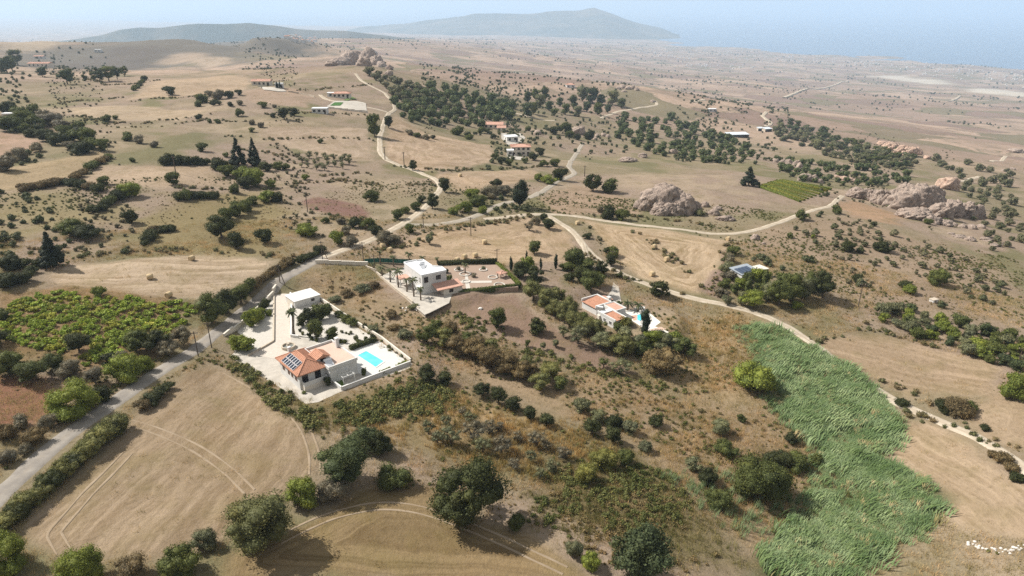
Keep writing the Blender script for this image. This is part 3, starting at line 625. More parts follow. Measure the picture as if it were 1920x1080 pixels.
# --- groups
batch('cypress', 'conifer', [(958,508,8.5),(987,492,5.5),(1014,506,7),(1042,505,8)], 'slim dark cypress in the row behind the white house garden', 'slim cypresses in a row', hs=1.0, jit=.05)
batch('tree', ['dark', 'mid'], [(400,604,58),(428,586,52),(452,568,46),(470,550,36)], 'leafy roadside tree leaning over the lane beside the vineyard', 'trees lining the lane by the vineyard', hs=.95)
batch('tree', ['mid', 'dark', 'grey'], [(255,660,50),(300,664,52),(342,648,48),(232,690,44),(206,690,40),(318,668,40),(180,720,46)], 'dense tree in the thicket between vineyard and lane', 'thicket between vineyard and lane', hs=.95)
batch('bush', ['bright'], [(238,714,62),(272,696,44)], 'bright leafy tree leaning towards the lane below the vineyard', 'bright trees by the lane', hs=1.1)
batch('tree', ['dark', 'grey', 'mid'], [(20,704,66),(62,716,62),(104,694,58),(132,706,50),(-10,650,60),(150,660,44)], 'dark tree in the mass at the left edge below the vineyard', 'dark trees at the left edge', hs=.8)
batch('bush', ['dark', 'grey', 'brown'], [(66,830,52),(40,800,44),(16,822,40),(14,868,44),(92,800,36),(50,850,30)], 'scrubby dark bush on the left verge of the lane', 'verge bushes left of the lane', hs=1.0)
batch('bush', ['dark', 'acacia'], along([(226,806),(180,842),(130,884),(80,930),(40,966),(0,1000)], 24, (44, 56), 6), 'clipped dark hedge bush in the long row right of the lane', 'long hedge row beside the lane', hs=.95, name='hedge_bush')
batch('bush', ['dark', 'brown'], [(268,768,36),(285,757,40),(303,742,38),(316,730,30)], 'dark bush of the short hedge between lane and dry field', 'short hedge between lane and dry field', hs=.8)
batch('olive', ['olive', 'grey'], [(803,814,32),(836,798,34),(868,778,24),(845,834,50),(888,828,58),(918,812,34),(935,808,25),(972,828,36),(1005,838,42),(940,850,46),(965,880,36),(1010,898,32),(996,866,34),(1036,884,40),(1056,860,36),(880,792,30),(905,850,34),(820,830,26),(1025,845,30)], 'grey green olive tree in the grove above the largest dark tree', 'olive grove above the largest dark tree', hs=.95)
batch('low', ['dark', 'brown'], along([(468,546),(490,528),(515,512),(545,496)], 12, (18, 26), 3), 'dark prickly clump on the stone bank beside the lane', 'prickly clumps along the lane bank', hs=1.3)
batch('low', ['dark'], along([(562,492),(580,483),(600,474)], 5, (18, 24), 2), 'dark low clump along the lane where it leaves the bale field', 'low clumps at the lane end', hs=1.2)
batch('tree', ['acacia'], [(1000,562,48),(1020,578,42),(1038,592,42),(1058,606,44),(1076,618,44),(1096,628,40),(1046,570,36),(1070,590,40)], 'yellowish feathery tree in the belt beside the brown field', 'feathery tree belt by the brown field', hs=.95)
batch('tree', ['mid', 'bright', 'dark'], [(975,520,36),(988,506,28),(1003,536,34),(1000,520,26)], 'green tree at the corner of the white house garden hedge', 'trees at the garden hedge corner', hs=.95)
batch('tree', ['mid', 'dark'], [(1090,530,40),(1108,550,50),(1120,536,40),(1126,514,32),(1100,512,34),(1146,498,24)], 'dense green tree in the clump above the terracotta house', 'clump above the terracotta house', hs=.9)
batch('bush', ['dark', 'mid'], [(1078,500,48),(1063,508,26),(1150,481,30),(1141,476,20),(1100,447,16),(1106,442,10),(1160,520,18),(1068,526,24)], 'dark bush at the edge of the track behind the cypress row', 'bushes by the track behind the cypresses', hs=1.0)
batch('tree', ['acacia', 'olive'], [(1132,652,44),(1152,662,48),(1176,662,50),(1196,652,36),(1168,640,36)], 'yellowish tree just below the terracotta house', 'trees below the terracotta house', hs=.8)
batch('tree', ['mid', 'bright', 'olive'], [(1222,650,46),(1248,662,54),(1205,664,40),(1262,648,40),(1238,640,34)], 'leafy tree below the triangular pool terrace', 'trees below the pool terrace', hs=.8)
batch('tree', ['mid', 'olive'], [(1460,574,52),(1482,566,58),(1505,560,50),(1520,548,46),(1440,566,40),(1470,548,44),(1390,572,26),(1425,556,30)], 'tall tree in the grove around the hidden house', 'grove around the hidden house', hs=1.1)
batch('cypress', ['mid'], [(1400,562,14),(1432,548,12),(1440,552,10)], 'slim green cypress in front of the hidden house', 'cypresses at the hidden house', hs=.9)
batch('bush', ['grey', 'mid', 'olive'], [(1374,478,24),(1368,492,28),(1362,508,30),(1366,524,28),(1358,538,30),(1352,556,26),(1362,570,26)], 'grey green bush in the row left of the hidden house', 'bush row left of the hidden house', hs=1.0)
batch('bush', ['bright', 'mid', 'dark'], [(1493,578,25),(1605,530,26),(1590,471,25),(1612,474,15),(1658,472,30),(1645,470,20),(1481,446,13),(1523,446,10),(1568,400,24),(1503,412,24),(1705,550,32),(1695,540,24),(1638,424,12)], 'green bush scattered on the brown slope below the cliff rocks', 'bushes on the brown slope', hs=1.0)
batch('bush', ['mid', 'olive', 'blue', 'bright'], scatter([(1630,590),(1700,580),(1800,610),(1920,640),(1930,700),(1880,690),(1780,655),(1690,625)], 46, (22, 36), .7), 'rounded scrub bush in the band above the right mown field', 'scrub band above the right mown field', hs=1.0)
batch('low', ['mid', 'dark', 'brown'], [(1790,776,60),(1770,772,44),(1815,770,40),(1845,806,20),(1690,760,30),(1880,866,34),(1905,900,34),(1895,880,28),(1860,856,24)], 'low dark bush along the verge of the long white track', 'low bushes on the white track verge', hs=1.1)
batch('bush', ['mid', 'dark', 'grey'], [(697,377,30),(747,411,28),(705,441,28),(660,462,28),(690,428,34),(668,426,26),(768,436,22),(725,456,34),(742,455,24),(650,440,26),(780,395,22),(790,380,22),(760,400,20),(640,420,22),(610,418,20)], 'bush on the rough slope left of the pale track', 'bushes left of the pale track', hs=1.0)
batch('bush', ['mid', 'grey', 'bright', 'dark'], [(870,397,36),(895,386,40),(920,372,38),(945,366,30),(850,402,26),(885,372,30),(905,400,22),(930,350,26),(1030,345,34),(1050,338,30),(1010,340,22)], 'bush in the scrub around the grey lane', 'scrub around the grey lane', hs=1.0)
batch('bush', ['mid', 'dark', 'grey'], [(1005,421,20),(1028,429,26),(1018,412,18),(1140,409,38),(1165,412,28),(1125,398,20)], 'green bush where the tracks meet above the central stubble', 'bushes at the meeting tracks', hs=1.1)
batch('bush', ['mid', 'dark', 'grey'], scatter([(0,205),(60,212),(120,232),(170,250),(200,280),(150,290),(90,270),(40,255),(0,245)], 34, (28, 46), .6), 'bush in the dense green thicket on the far left slope', 'dense thicket on the far left slope', hs=.9)
batch('bush', ['mid', 'grey'], [(240,263,28),(262,269,26),(290,276,18),(190,283,30),(35,302,40),(12,320,44),(70,284,26),(248,304,12),(195,346,24),(325,345,30),(380,284,24),(424,294,12)], 'single bush among the pale terraces on the left', 'bushes among the left terraces', hs=1.0)
batch('bush', ['dark'], [(315,309,30),(334,309,28),(352,309,30),(372,309,28),(388,309,18)], 'dark bush in the row above the pale terraced field', 'bush row above the terraced field', hs=.95)
batch('bush', ['mid', 'bright', 'dark'], [(412,318,32),(425,330,34),(442,324,26),(455,334,32),(478,348,40),(462,352,34),(500,320,30),(522,318,24),(508,352,24),(440,362,28),(500,378,40),(520,378,30),(535,318,18),(573,337,18)], 'bush in the cluster round the two tall conifers', 'bushes round the two tall conifers', hs=1.0)
batch('olive', ['olive'], scatter([(552,300),(600,292),(655,294),(656,316),(600,322),(560,316)], 22, (13, 18), .7), 'small olive tree in the grove right of the two tall conifers', 'olive grove right of the conifers', hs=.95)
batch('low', ['dark', 'brown'], along([(45,358),(80,352),(125,344),(185,358)], 10, (24, 34), 3), 'dark low hedge clump under the left terraced fields', 'hedge under the left terraces', hs=1.0)
batch('low', ['mid', 'brown'], along([(140,336),(170,318),(205,296)], 8, (20, 28), 3), 'scrubby clump on the diagonal field boundary, far left', 'diagonal field boundary clumps', hs=1.1)
batch('low', ['dark', 'mid'], along([(335,374),(365,372),(400,373)], 6, (22, 30), 2), 'dark hedge clump above the spreading tree on the slope', 'hedge above the spreading tree', hs=1.2)
batch('low', ['mid', 'dark'], along([(180,398),(205,385),(225,368)], 6, (22, 30), 3), 'green clump on the hedge line above the lone dark bush', 'hedge line above the lone bush', hs=1.2)
batch('bush', ['mid', 'bright'], [(425,412,34),(446,404,34),(462,396,34),(474,384,28),(440,388,26)], 'mid green bush behind the spreading dark tree', 'bushes behind the spreading tree', hs=.95)
batch('low', ['dark', 'brown'], along([(270,460),(290,438),(320,432)], 7, (20, 28), 3), 'dark clump on the bank above the bale field', 'clumps on the bank above the bales', hs=1.1)
batch('bush', ['mid', 'dark'], [(15,538,44),(42,530,36),(60,512,30),(20,505,40),(48,500,34),(5,600,34),(75,500,26)], 'green bush left of the bale field near the vineyard corner', 'bushes at the vineyard corner', hs=.9)
batch('bush', ['mid', 'dark', 'grey'], [(380,193,24),(392,180,20),(410,186,26),(430,184,20),(448,178,14),(405,198,20),(372,200,20),(432,199,14),(450,197,14),(493,202,18),(515,202,10),(512,221,12),(450,218,22),(473,234,20),(473,248,16),(490,239,14),(408,232,14),(392,231,12),(373,223,16),(318,178,26),(200,228,20),(217,224,12),(600,268,13)], 'dark bush among the pale fields below the hilltop houses', 'bushes below the hilltop houses', hs=.95)
batch('tree', ['dark'], [(533,224,26),(552,217,18)], 'round dark tree left of the white flat house', 'round trees by the white flat house', hs=.85)
batch('tall', ['mid', 'blue'], [(14,138,30),(34,122,26),(2,136,28),(24,134,24),(127,158,24),(188,153,26),(204,152,24),(220,149,22),(234,143,20),(178,152,18),(80,144,22),(160,152,14)], 'tall grey green tree in the rows at far left', 'tall trees at far left', hs=.85)
batch('low', ['dark', 'mid'], along([(255,170),(262,160),(272,150)], 6, (10, 14), 2), 'dark clump on the hedge line below the far left trees', 'hedge line at far left', hs=1.2)
batch('tree', ['blue', 'mid', 'olive'], [(990,192,24),(1005,188,22),(1022,188,24),(1014,200,22),(1030,208,20),(990,220,26),(1000,214,20),(1092,190,24),(1110,194,26),(1126,196,22),(1148,196,24),(1164,202,22),(1060,215,22),(1075,205,22),(1050,200,20),(1100,210,22),(1120,215,22),(1040,218,18),(1082,218,20),(1140,212,20)], 'tall dark tree in the distant grove along the far track', 'distant grove along the far track', hs=1.1)
batch('bush', ['mid', 'dark'], [(858,253,24),(877,259,16),(1068,258,22),(1040,252,22),(1058,250,26),(1082,262,20),(1105,262,22),(1000,300,24),(1012,292,20),(940,308,18),(928,298,16),(955,310,16),(985,306,14),(905,250,18),(925,260,16),(1040,312,20),(1020,312,18),(990,245,12)], 'garden bush around the two pink roofed houses', 'garden bushes at the pink roofed houses', hs=1.05)
batch('bush', ['dark', 'mid', 'grey'], [(768,253,18),(782,258,18),(800,262,18),(812,260,14),(880,262,16)], 'bush growing among the stones on the upper stubble', 'bushes among stones on the upper stubble', hs=.9)
batch('tree', ['mid', 'olive', 'blue'], scatter([(1448,232),(1480,232),(1560,258),(1640,275),(1715,298),(1700,318),(1640,312),(1570,290),(1500,262),(1460,250)], 90, (13, 20), .7), 'pine in the long wooded strip below the farm sheds', 'wooded strip below the farm sheds', hs=.8, name='pine_tree')
batch('tree', ['olive', 'mid'], [(990,650,13),(1018,656,13),(1041,651,16),(942,619,9),(1072,676,8)], 'young sapling on the bare brown field', 'saplings on the brown field', hs=1.1)
# --- inside the plot between the villas
batch('tree', ['mid', 'brown', 'acacia'], [(800,640,50),(830,650,56),(860,664,56),(890,672,58),(920,690,58),(950,700,56),(985,712,56),(1010,730,50),(845,632,44),(880,650,46),(915,665,46),(955,682,46),(990,695,46),(1030,712,44),(1050,730,40),(818,622,36)], 'leafy tree in the dense wood between villa and fig field', 'dense wood between the villas', hs=.8)
batch('bush', ['mid', 'olive', 'brown'], [(650,555,34),(680,548,34),(628,566,26),(700,540,26),(735,595,28),(775,578,18),(732,585,14),(700,622,26),(760,632,36),(738,618,28)], 'bush on the overgrown strip behind the walled villa', 'bushes on the strip behind the walled villa', hs=.7)
batch('bush', ['mid', 'dark', 'olive'], [(1230,798,34),(1350,812,44),(1360,852,56),(1455,872,50),(1420,928,110),(1325,905,40),(1390,790,22),(1485,830,30),(1490,880,50),(1150,800,40),(1180,810,34),(1120,790,40),(1090,770,40),(1210,845,36),(1345,950,50),(1300,880,36),(1530,870,30)], 'dark bush on the open grass left of the reed bed', 'bushes on the grass left of the reeds', hs=.95)
batch('tree', ['dark'], [(905,742,40),(935,756,40),(965,770,38),(995,786,34),(800,712,44),(835,722,40),(1024,798,32),(1110,812,36),(1150,828,36)], 'dark tree shading the lower edge of the wood', 'dark trees along the lower wood edge', hs=.8)

# ------------------------------------------------------------------ uncountable cover, scattered with geometry nodes
def scatter_stuff(name, label, pts, scales, mesh, tilt=0.0, yaw=None):
    """one object: points on the ground, each carrying a copy of a small mesh"""
    me = bpy.data.meshes.new(name); me.vertices.add(len(pts)); me.vertices.foreach_set('co', np.asarray(pts, np.float32).ravel())
    pattr(me, 'size', np.asarray(scales)); r = np.random.default_rng(len(pts))
    pattr(me, 'yaw', r.uniform(0, 6.28, len(pts)) if yaw is None else np.full(len(pts), yaw)+r.normal(0, .35, len(pts)))
    src = bpy.data.objects.new(name+'_clump', mesh)
    ng = bpy.data.node_groups.new(name, 'GeometryNodeTree'); ng.interface.new_socket('Geometry', in_out='INPUT', socket_type='NodeSocketGeometry'); ng.interface.new_socket('Geometry', in_out='OUTPUT', socket_type='NodeSocketGeometry')
    N, Lk = ng.nodes, ng.links; gi, go = N.new('NodeGroupInput'), N.new('NodeGroupOutput')
    oi = N.new('GeometryNodeObjectInfo'); oi.inputs[0].default_value = src; oi.inputs['As Instance'].default_value = True
    ip = N.new('GeometryNodeInstanceOnPoints'); a = N.new('GeometryNodeInputNamedAttribute'); a.data_type = 'FLOAT'; a.inputs[0].default_value = 'size'
    b = N.new('GeometryNodeInputNamedAttribute'); b.data_type = 'FLOAT'; b.inputs[0].default_value = 'yaw'; cx = N.new('ShaderNodeCombineXYZ')
    fa = lambda nd: [s for s in nd.outputs if s.enabled and s.name == 'Attribute'][0]
    Lk.new(fa(b), cx.inputs[2]); Lk.new(gi.outputs[0], ip.inputs['Points']); Lk.new(oi.outputs['Geometry'], ip.inputs['Instance']); Lk.new(fa(a), ip.inputs['Scale']); Lk.new(cx.outputs[0], ip.inputs['Rotation']); Lk.new(ip.outputs[0], go.inputs[0])
    o = link(bpy.data.objects.new(name, me)); md = o.modifiers.new('scatter', 'NODES'); md.node_group = ng
    return tag(o, label, None, None, 'stuff')
def ghv(x, y):
    i = np.clip(np.searchsorted(GX, x)-1, 0, nx-2); j = np.clip(np.searchsorted(GY, y)-1, 0, ny-2)
    a, b = (x-GX[i])/(GX[i+1]-GX[i]), (y-GY[j])/(GY[j+1]-GY[j])
    return (ZZ[j, i]*(1-a)+ZZ[j, i+1]*a)*(1-b)+(ZZ[j+1, i]*(1-a)+ZZ[j+1, i+1]*a)*b
def fill(P, dens, seed, soft=1.0, clumps=0.0, cs=9.0):
    """world points inside a world polygon"""
    r = np.random.default_rng(seed); lo, hi = P.min(0), P.max(0); n = int(np.prod(hi-lo)*dens)
    x, y = r.uniform(lo[0], hi[0], n), r.uniform(lo[1], hi[1], n); d = poly_sd(P, x, y)
    k = d > r.uniform(-soft, soft, n)*1.0
    if clumps > 0: k &= (vnoise(x/cs, y/cs, seed)*.6+vnoise(x/cs*2.7, y/cs*2.7, seed+1)*.4 > r.uniform(-.3, .3, n)+clumps-.5)
    return x[k], y[k]
def blades(seed, n, h, w, lean, spread, mat, bend=.5, segs=3, droop=0):
    r = np.random.default_rng(seed); V, Q = [], []
    for i in range(n):
        b = np.array([r.normal(0, spread), r.normal(0, spread), 0]); hh = h*r.uniform(.6, 1.1); d = np.array([lean[0]+r.normal(0, .22), lean[1]+r.normal(0, .22), 0]); sd = np.cross(d+1e-4, [0, 0, 1]); sd /= np.linalg.norm(sd)+1e-9
        sd = sd*math.cos(i)+np.array([r.normal(0,.3), r.normal(0,.3), 0]); k = len(V)
        for s in range(segs+1):
            f = s/segs; c = b+d*hh*bend*f*f+np.array([0, 0, hh*(f-droop*f*f)]); ww = w*(1-f*.9)*(1 if s else .7)
            V += [c-sd*ww/2, c+sd*ww/2]
        Q += [(k+2*s, k+2*s+1, k+2*s+3, k+2*s+2) for s in range(segs)]
    return to_mesh('clump', np.array(V), np.array(Q), None, mat)
REED = foliage_mat('reed_leaves', (.165, .232, .130)); REED2 = foliage_mat('reed_leaves_green', (.12, .18, .075)); REED3 = foliage_mat('dead_reeds', (.30, .25, .15))
STRAWG = foliage_mat('dry_grass', (.40, .31, .185)); GREENG = foliage_mat('green_weeds', (.125, .132, .045)); BROWNG = foliage_mat('brown_weeds', (.22, .17, .09)); SCRUB = foliage_mat('far_scrub', (.10, .112, .062)); SCRUB2 = foliage_mat('grey_scrub', (.14, .13, .085))
# reeds along the stream
reed_px = [(1388,622),(1420,612),(1462,625),(1500,652),(1580,690),(1620,722),(1664,756),(1676,800),(1655,835),(1628,858),(1670,888),(1715,908),(1742,940),(1718,985),(1704,1006),(1660,1015),(1620,1050),(1565,1085),(1460,1085),(1430,1060),(1450,1040),(1515,960),(1542,900),(1535,850),(1500,805),(1455,768),(1440,720),(1412,660)]
RP = world_poly(reed_px)
for nm, mt, dn, sd, lb in (('reed_bed', REED, 4.2, 3, 'tall feathery blue green reed bed along the stream'), ('reed_undergrowth', REED2, 2.0, 4, 'darker green reed undergrowth inside the stream bed'), ('dead_reed_stalks', REED3, .5, 7, 'dry pale stalks among the green reeds')):
    x, y = fill(RP, dn, sd, 2.4, .16 if sd == 3 else .30, 3.2); s = np.random.default_rng(sd).uniform(.7, 1.2, len(x))*(1+.50*vnoise(x/4.0, y/4.0, 77)+.35*vnoise(x/1.7, y/1.7, 78))
    scatter_stuff(nm, lb, np.c_[x, y, ghv(x, y)-.05], s, blades(sd, 18, 1.75 if sd != 7 else 1.5, .17, (.55, .25), .38, mt, .7, 4, .38), yaw=0.0)
x, y = fill(world_poly([(1240,900),(1330,880),(1400,900),(1480,930),(1530,930),(1440,1045),(1360,985)]), 1.3, 5, 1.5, .3, 5.0)
scatter_stuff('young_reeds', 'thin pale reeds spreading left of the stream', np.c_[x, y, ghv(x, y)-.05], rng.uniform(.45, .8, len(x)), blades(6, 12, 2.2, .16, (.6, .3), .3, REED, .5, 3, .1), yaw=0.0)
# dry grass, weeds and low brush near the camera
ALL = np.array([[-150, 50], [165, 50], [220, 330], [-230, 330]], float)
mown = [world_poly(f[0]) for f in FIELDS if f[2] >= .5 and f[0][0][1] > 390] + [world_poly(FIELDS[7][0])]
hard = [world_poly(q) for q in ([(395,650),(520,540),(560,548),(770,690),(640,735),(590,755)], [(690,490),(770,488),(930,495),(985,540),(860,560),(800,600),(740,550)], [(1070,570),(1110,545),(1150,535),(1250,610),(1215,640),(1150,620)])]
def clear(x, y):
    k = np.ones(len(x), bool)
    for P in hard: k &= poly_sd(P, x, y) < 0
    for pl in ROADLINES:
        d = np.full(len(x), 1e9)
        for a, b in zip(pl[:-1], pl[1:]):
            e = b-a; t_ = np.clip(((x-a[0])*e[0]+(y-a[1])*e[1])/(e@e+1e-9), 0, 1); d = np.minimum(d, np.hypot(x-a[0]-t_*e[0], y-a[1]-t_*e[1]))
        k &= d > 2.6
    return k
ROADLINES = [np.array([gp(*q)[:2] for q in pl]) for pl in ([(-60,990),(60,870),(220,752),(395,636),(480,562),(590,490),(757,420),(818,365),(830,350),(815,334),(780,320),(725,302)], [(757,420),(873,413),(946,380),(1025,354)],
   [(907,411),(1020,401),(1140,415),(1370,441),(1446,423),(1560,386)], [(1025,402),(1073,430),(1113,480),(1206,530),(1390,577),(1497,623),(1613,715),(1747,783),(1920,877),(1990,935)])]
def near_cover(dens, seed, clumps, cs, rmax, keep_mown=0.0):
    x, y = fill(ALL, dens, seed, .1, clumps, cs); k = clear(x, y) & (np.hypot(x, y) < rmax) & (np.abs(x) < y*.86+22)
    r = np.random.default_rng(seed+5)
    for P in mown: k &= (poly_sd(P, x, y) < -.5) | (r.uniform(0, 1, len(x)) < keep_mown)
    return x[k], y[k]
x, y = near_cover(2.6, 21, .40, 12, 210, .05)
scatter_stuff('dry_grass', 'straw coloured dry grass over the unmown ground', np.c_[x, y, ghv(x, y)-.03], rng.uniform(.5, 1.2, len(x)), blades(8, 16, .55, .07, (.3, -.05), .24, STRAWG, .5, 2))
x, y = near_cover(1.0, 22, .86, 22, 260)
scatter_stuff('green_weeds', 'olive green weeds and low brush over the slopes', np.c_[x, y, ghv(x, y)-.05], rng.uniform(.25, 1.0, len(x))**1.2, crown_mesh('clump', 81, 90, .2, 'round', .5, 5, (.2, .3), .6, 0))
x, y = near_cover(.55, 23, .74, 18, 260)
scatter_stuff('brown_weeds', 'dry brown weeds among the grass', np.c_[x, y, ghv(x, y)-.05], rng.uniform(.2, .65, len(x)), crown_mesh('clump', 82, 80, .2, 'round', .5, 5, (.2, .3), .4, 0))
# thick brush in named places
for k_, (px, dn, mt_, s0, s1, lb) in enumerate([
   ([(425,672),(520,735),(600,770),(700,745),(790,710),(870,745),(780,790),(640,800),(600,815),(500,748)], 2.2, 'g', .5, 1.7, 'thick green brush below the villa wall'),
   ([(1020,890),(1110,870),(1240,880),(1290,930),(1270,985),(1150,1000),(1040,990),(1000,960)], 2.0, 'g', .4, 1.5, 'thick olive brush right of the largest dark tree'),
   ([(1020,930),(1100,900),(1230,930),(1280,1000),(1350,1060),(1120,1060)], 1.2, 'b', .4, 1.2, 'brown dry brush near the bottom edge'),
   ([(840,570),(1000,655),(1200,715),(1290,740),(1180,722),(1000,672),(860,605)], 1.0, 'g', .7, 1.5, 'green weedy strip along the brown field edge'),
   ([(560,520),(650,515),(760,590),(1000,690),(1250,745),(1500,800),(1400,900),(1180,815),(900,710),(700,600)], .35, 'b', .3, 1.0, 'dry brush across the open strip between the villas')]):
    x, y = fill(world_poly(px), dn, 40+k_, 1.5, .18 if dn > .6 else .4, 6)
    me = crown_mesh('clump', 90+k_, 90, .2, 'round', .55, 6, (.2, .3), .6, 0); me.materials.clear(); me.materials.append(GREENG if mt_ == 'g' else BROWNG)
    scatter_stuff('brush', lb, np.c_[x, y, ghv(x, y)-.05], np.random.default_rng(k_).uniform(s0, s1, len(x)), me)
for nm, mt_ in (('green_weeds', GREENG), ('brown_weeds', BROWNG)):
    m_ = bpy.data.objects[nm+'_clump'].data; m_.materials.clear(); m_.materials.append(mt_)
# far scrub dotting the slopes down to the coast
r = np.random.default_rng(99)
def far_cover(n, r0, r1, seed, mat, thr, smin, smax, name, label, az=(-44, 44), zmax=1e9):
    q = np.random.default_rng(seed); rr = r0*np.exp(q.uniform(0, 1, n)*math.log(r1/r0)); a = np.radians(q.uniform(*az, n)); x, y = rr*np.sin(a), rr*np.cos(a)
    sc = np.clip(rr, 200, 1600)
    k = vnoise(x/(sc*.10), y/(sc*.10), seed)*.55+vnoise(x/(sc*.03), y/(sc*.03), seed+1)*.45 > thr+q.normal(0, .05, n); x, y, rr = x[k], y[k], rr[k]
    for f in FIELDS:
        if f[2] >= .25 or f[1][0] > 185:
            P = world_poly(f[0])
            i = np.where((x > P[:, 0].min()) & (x < P[:, 0].max()) & (y > P[:, 1].min()) & (y < P[:, 1].max()))[0]
            if len(i): kk = np.ones(len(x), bool); kk[i] = poly_sd(P, x[i], y[i]) < 0; x, y, rr = x[kk], y[kk], rr[kk]
    k = clear(x, y); x, y, rr = x[k], y[k], rr[k]; z = ghv(x, y); k = z > SEA+4; x, y, z, rr = x[k], y[k], z[k], rr[k]
    me = crown_mesh('clump', seed, 110, .2, 'round', .7, 6, (.2, .32), .85, 0); me.materials.clear(); me.materials.append(mat)
    return scatter_stuff(name, label, np.c_[x, y, z-.1], q.uniform(smin, smax, len(x))*(1+np.clip(rr-500, 0, 6000)/1400), me)
far_cover(9000, 190, 900, 201, SCRUB, .34, 1.0, 2.9, 'scrub', 'dark scrub dotting the middle slopes')
far_cover(16000, 190, 900, 203, SCRUB2, .16, .4, 1.6, 'grey_scrub', 'grey green low scrub over the middle slopes')
far_cover(15000, 700, 9500, 205, SCRUB, .20, 1.3, 3.2, 'distant_scrub', 'tiny dark trees and hedges across the far plain', (-44, 44))
far_cover(1700, 420, 1500, 207, SCRUB, .08, 1.6, 3.4, 'wooded_slope', 'wooded scrub on the far central and right slopes', (-8, 30))

# pixel-outlined patches of bushes too many and too small to tell apart
def bush_patch(name, label, outline, n, wr, sep, mat, seed):
    S = scatter(outline, n, wr, sep); P = [gp(x, y) for x, y, w_ in S]; sc = [w_/ppm(p) for (x, y, w_), p in zip(S, P)]
    me = crown_mesh('clump', seed, 420, .13, 'round', .7, 9, (.18, .28), .85, 0); me.materials.clear(); me.materials.append(mat)
    scatter_stuff(name, label, np.array(P), np.array(sc), me)
MIDS = foliage_mat('mid_scrub', (.10, .125, .056)); GREYS = foliage_mat('greyish_scrub', (.135, .135, .085))
bush_patch('wooded_scrub', 'dense scrub on the wooded slope right of the pale track', [(735,200),(780,165),(850,170),(900,185),(960,200),(960,228),(900,240),(850,235),(800,240),(760,225)], 75, (14, 26), .65, MIDS, 501)
bush_patch('grey_scrub_patch', 'greyish scrub between the rocky knoll and the wooded slope', [(690,140),(740,150),(800,175),(860,205),(790,215),(740,185)], 50, (12, 22), .7, GREYS, 502)
bush_patch('lower_grove_scrub', 'scrub on the slope below the distant grove', [(1170,222),(1260,225),(1380,265),(1420,300),(1330,310),(1230,290),(1150,260)], 80, (12, 22), .7, MIDS, 503)
bush_patch('cliff_top_scrub', 'bushes on the slope above the cliff rocks', [(1450,300),(1560,310),(1700,330),(1720,345),(1600,350),(1480,340)], 55, (12, 20), .7, MIDS, 504)
bush_patch('cliff_back_scrub', 'sparse bushes on the right hillside behind the cliff', [(1750,300),(1900,320),(1920,460),(1860,470),(1820,380)], 55, (10, 22), .8, GREYS, 505)
bush_patch('slope_scrub', 'small dry bushes dotting the brown right slope', [(1480,430),(1600,420),(1760,460),(1900,540),(1880,580),(1700,520),(1560,470)], 60, (8, 18), 1.0, GREYS, 506)
bush_patch('strip_scrub', 'low scrub filling the gaps of the wooded strip', [(1448,240),(1560,268),(1720,305),(1690,322),(1570,300),(1460,262)], 60, (12, 20), .7, GREYS, 507)

# weedy banks and hedge lines between the terraces
LINES = [[(140,216),(200,232),(270,232),(340,222),(400,212)],[(220,240),(300,238),(380,225),(470,228)],[(430,255),(520,262),(620,258),(700,262)],[(440,280),(520,290),(560,300)],[(490,215),(560,212),(690,216)],[(540,345),(640,338),(720,350),(800,345)],[(600,330),(700,325)],
 [(0,455),(60,470),(180,480),(300,470),(420,475),(540,478)],[(820,322),(1010,312)],[(1100,395),(1200,408),(1300,418),(1360,428)],[(1372,455),(1352,500),(1325,552)],[(1205,440),(1240,465),(1268,495),(1290,515)],[(1195,436),(1230,462),(1258,498)],[(1520,640),(1640,615),(1760,655)],[(1690,770),(1800,800),(1900,850)],[(880,325),(720,310)],
 [(250,190),(330,184),(460,170)],[(100,140),(200,160),(300,150)],[(0,200),(100,196),(240,182)],[(560,170),(620,165),(700,158)],[(700,470),(760,460),(840,432),(1000,404)],[(1095,475),(1130,505),(1200,535),(1290,560)],[(1640,700),(1700,735),(1780,768)],[(330,352),(440,356),(560,350)],[(560,380),(640,412),(700,412)]]
P_, S_ = [], []
for ln in LINES:
    W_ = np.array([gp(*q)[:2] for q in ln]); s_ = np.r_[0, np.cumsum(np.hypot(*np.diff(W_, axis=0).T))]; n_ = int(s_[-1]/.55); q = np.random.default_rng(n_); u = q.uniform(0, s_[-1], n_)
    x, y = np.interp(u, s_, W_[:, 0])+q.normal(0, 1.1, n_), np.interp(u, s_, W_[:, 1])+q.normal(0, 1.1, n_); k = (vnoise(u/7, u*0, n_) > q.uniform(-.9, .4, n_)); x, y = x[k], y[k]
    P_.append(np.c_[x, y, ghv(x, y)-.08]); S_.append(q.uniform(.4, 1.9, len(x)))
P_, S_ = np.concatenate(P_), np.concatenate(S_); half = np.arange(len(P_)) % 5 < 2
for nm, lb, kk, mt_ in (('bank_scrub', 'olive scrub along the banks between the fields', half, foliage_mat('bank_scrub', (.12, .125, .06))), ('bank_weeds', 'dry brown weeds along the banks between the fields', ~half, foliage_mat('bank_weeds', (.22, .18, .105)))):
    me = crown_mesh('clump', 610+int(half[0] == kk[0]), 130, .17, 'round', .55, 6, (.18, .3), .6, 0); me.materials.clear(); me.materials.append(mt_); scatter_stuff(nm, lb, P_[kk], S_[kk], me)

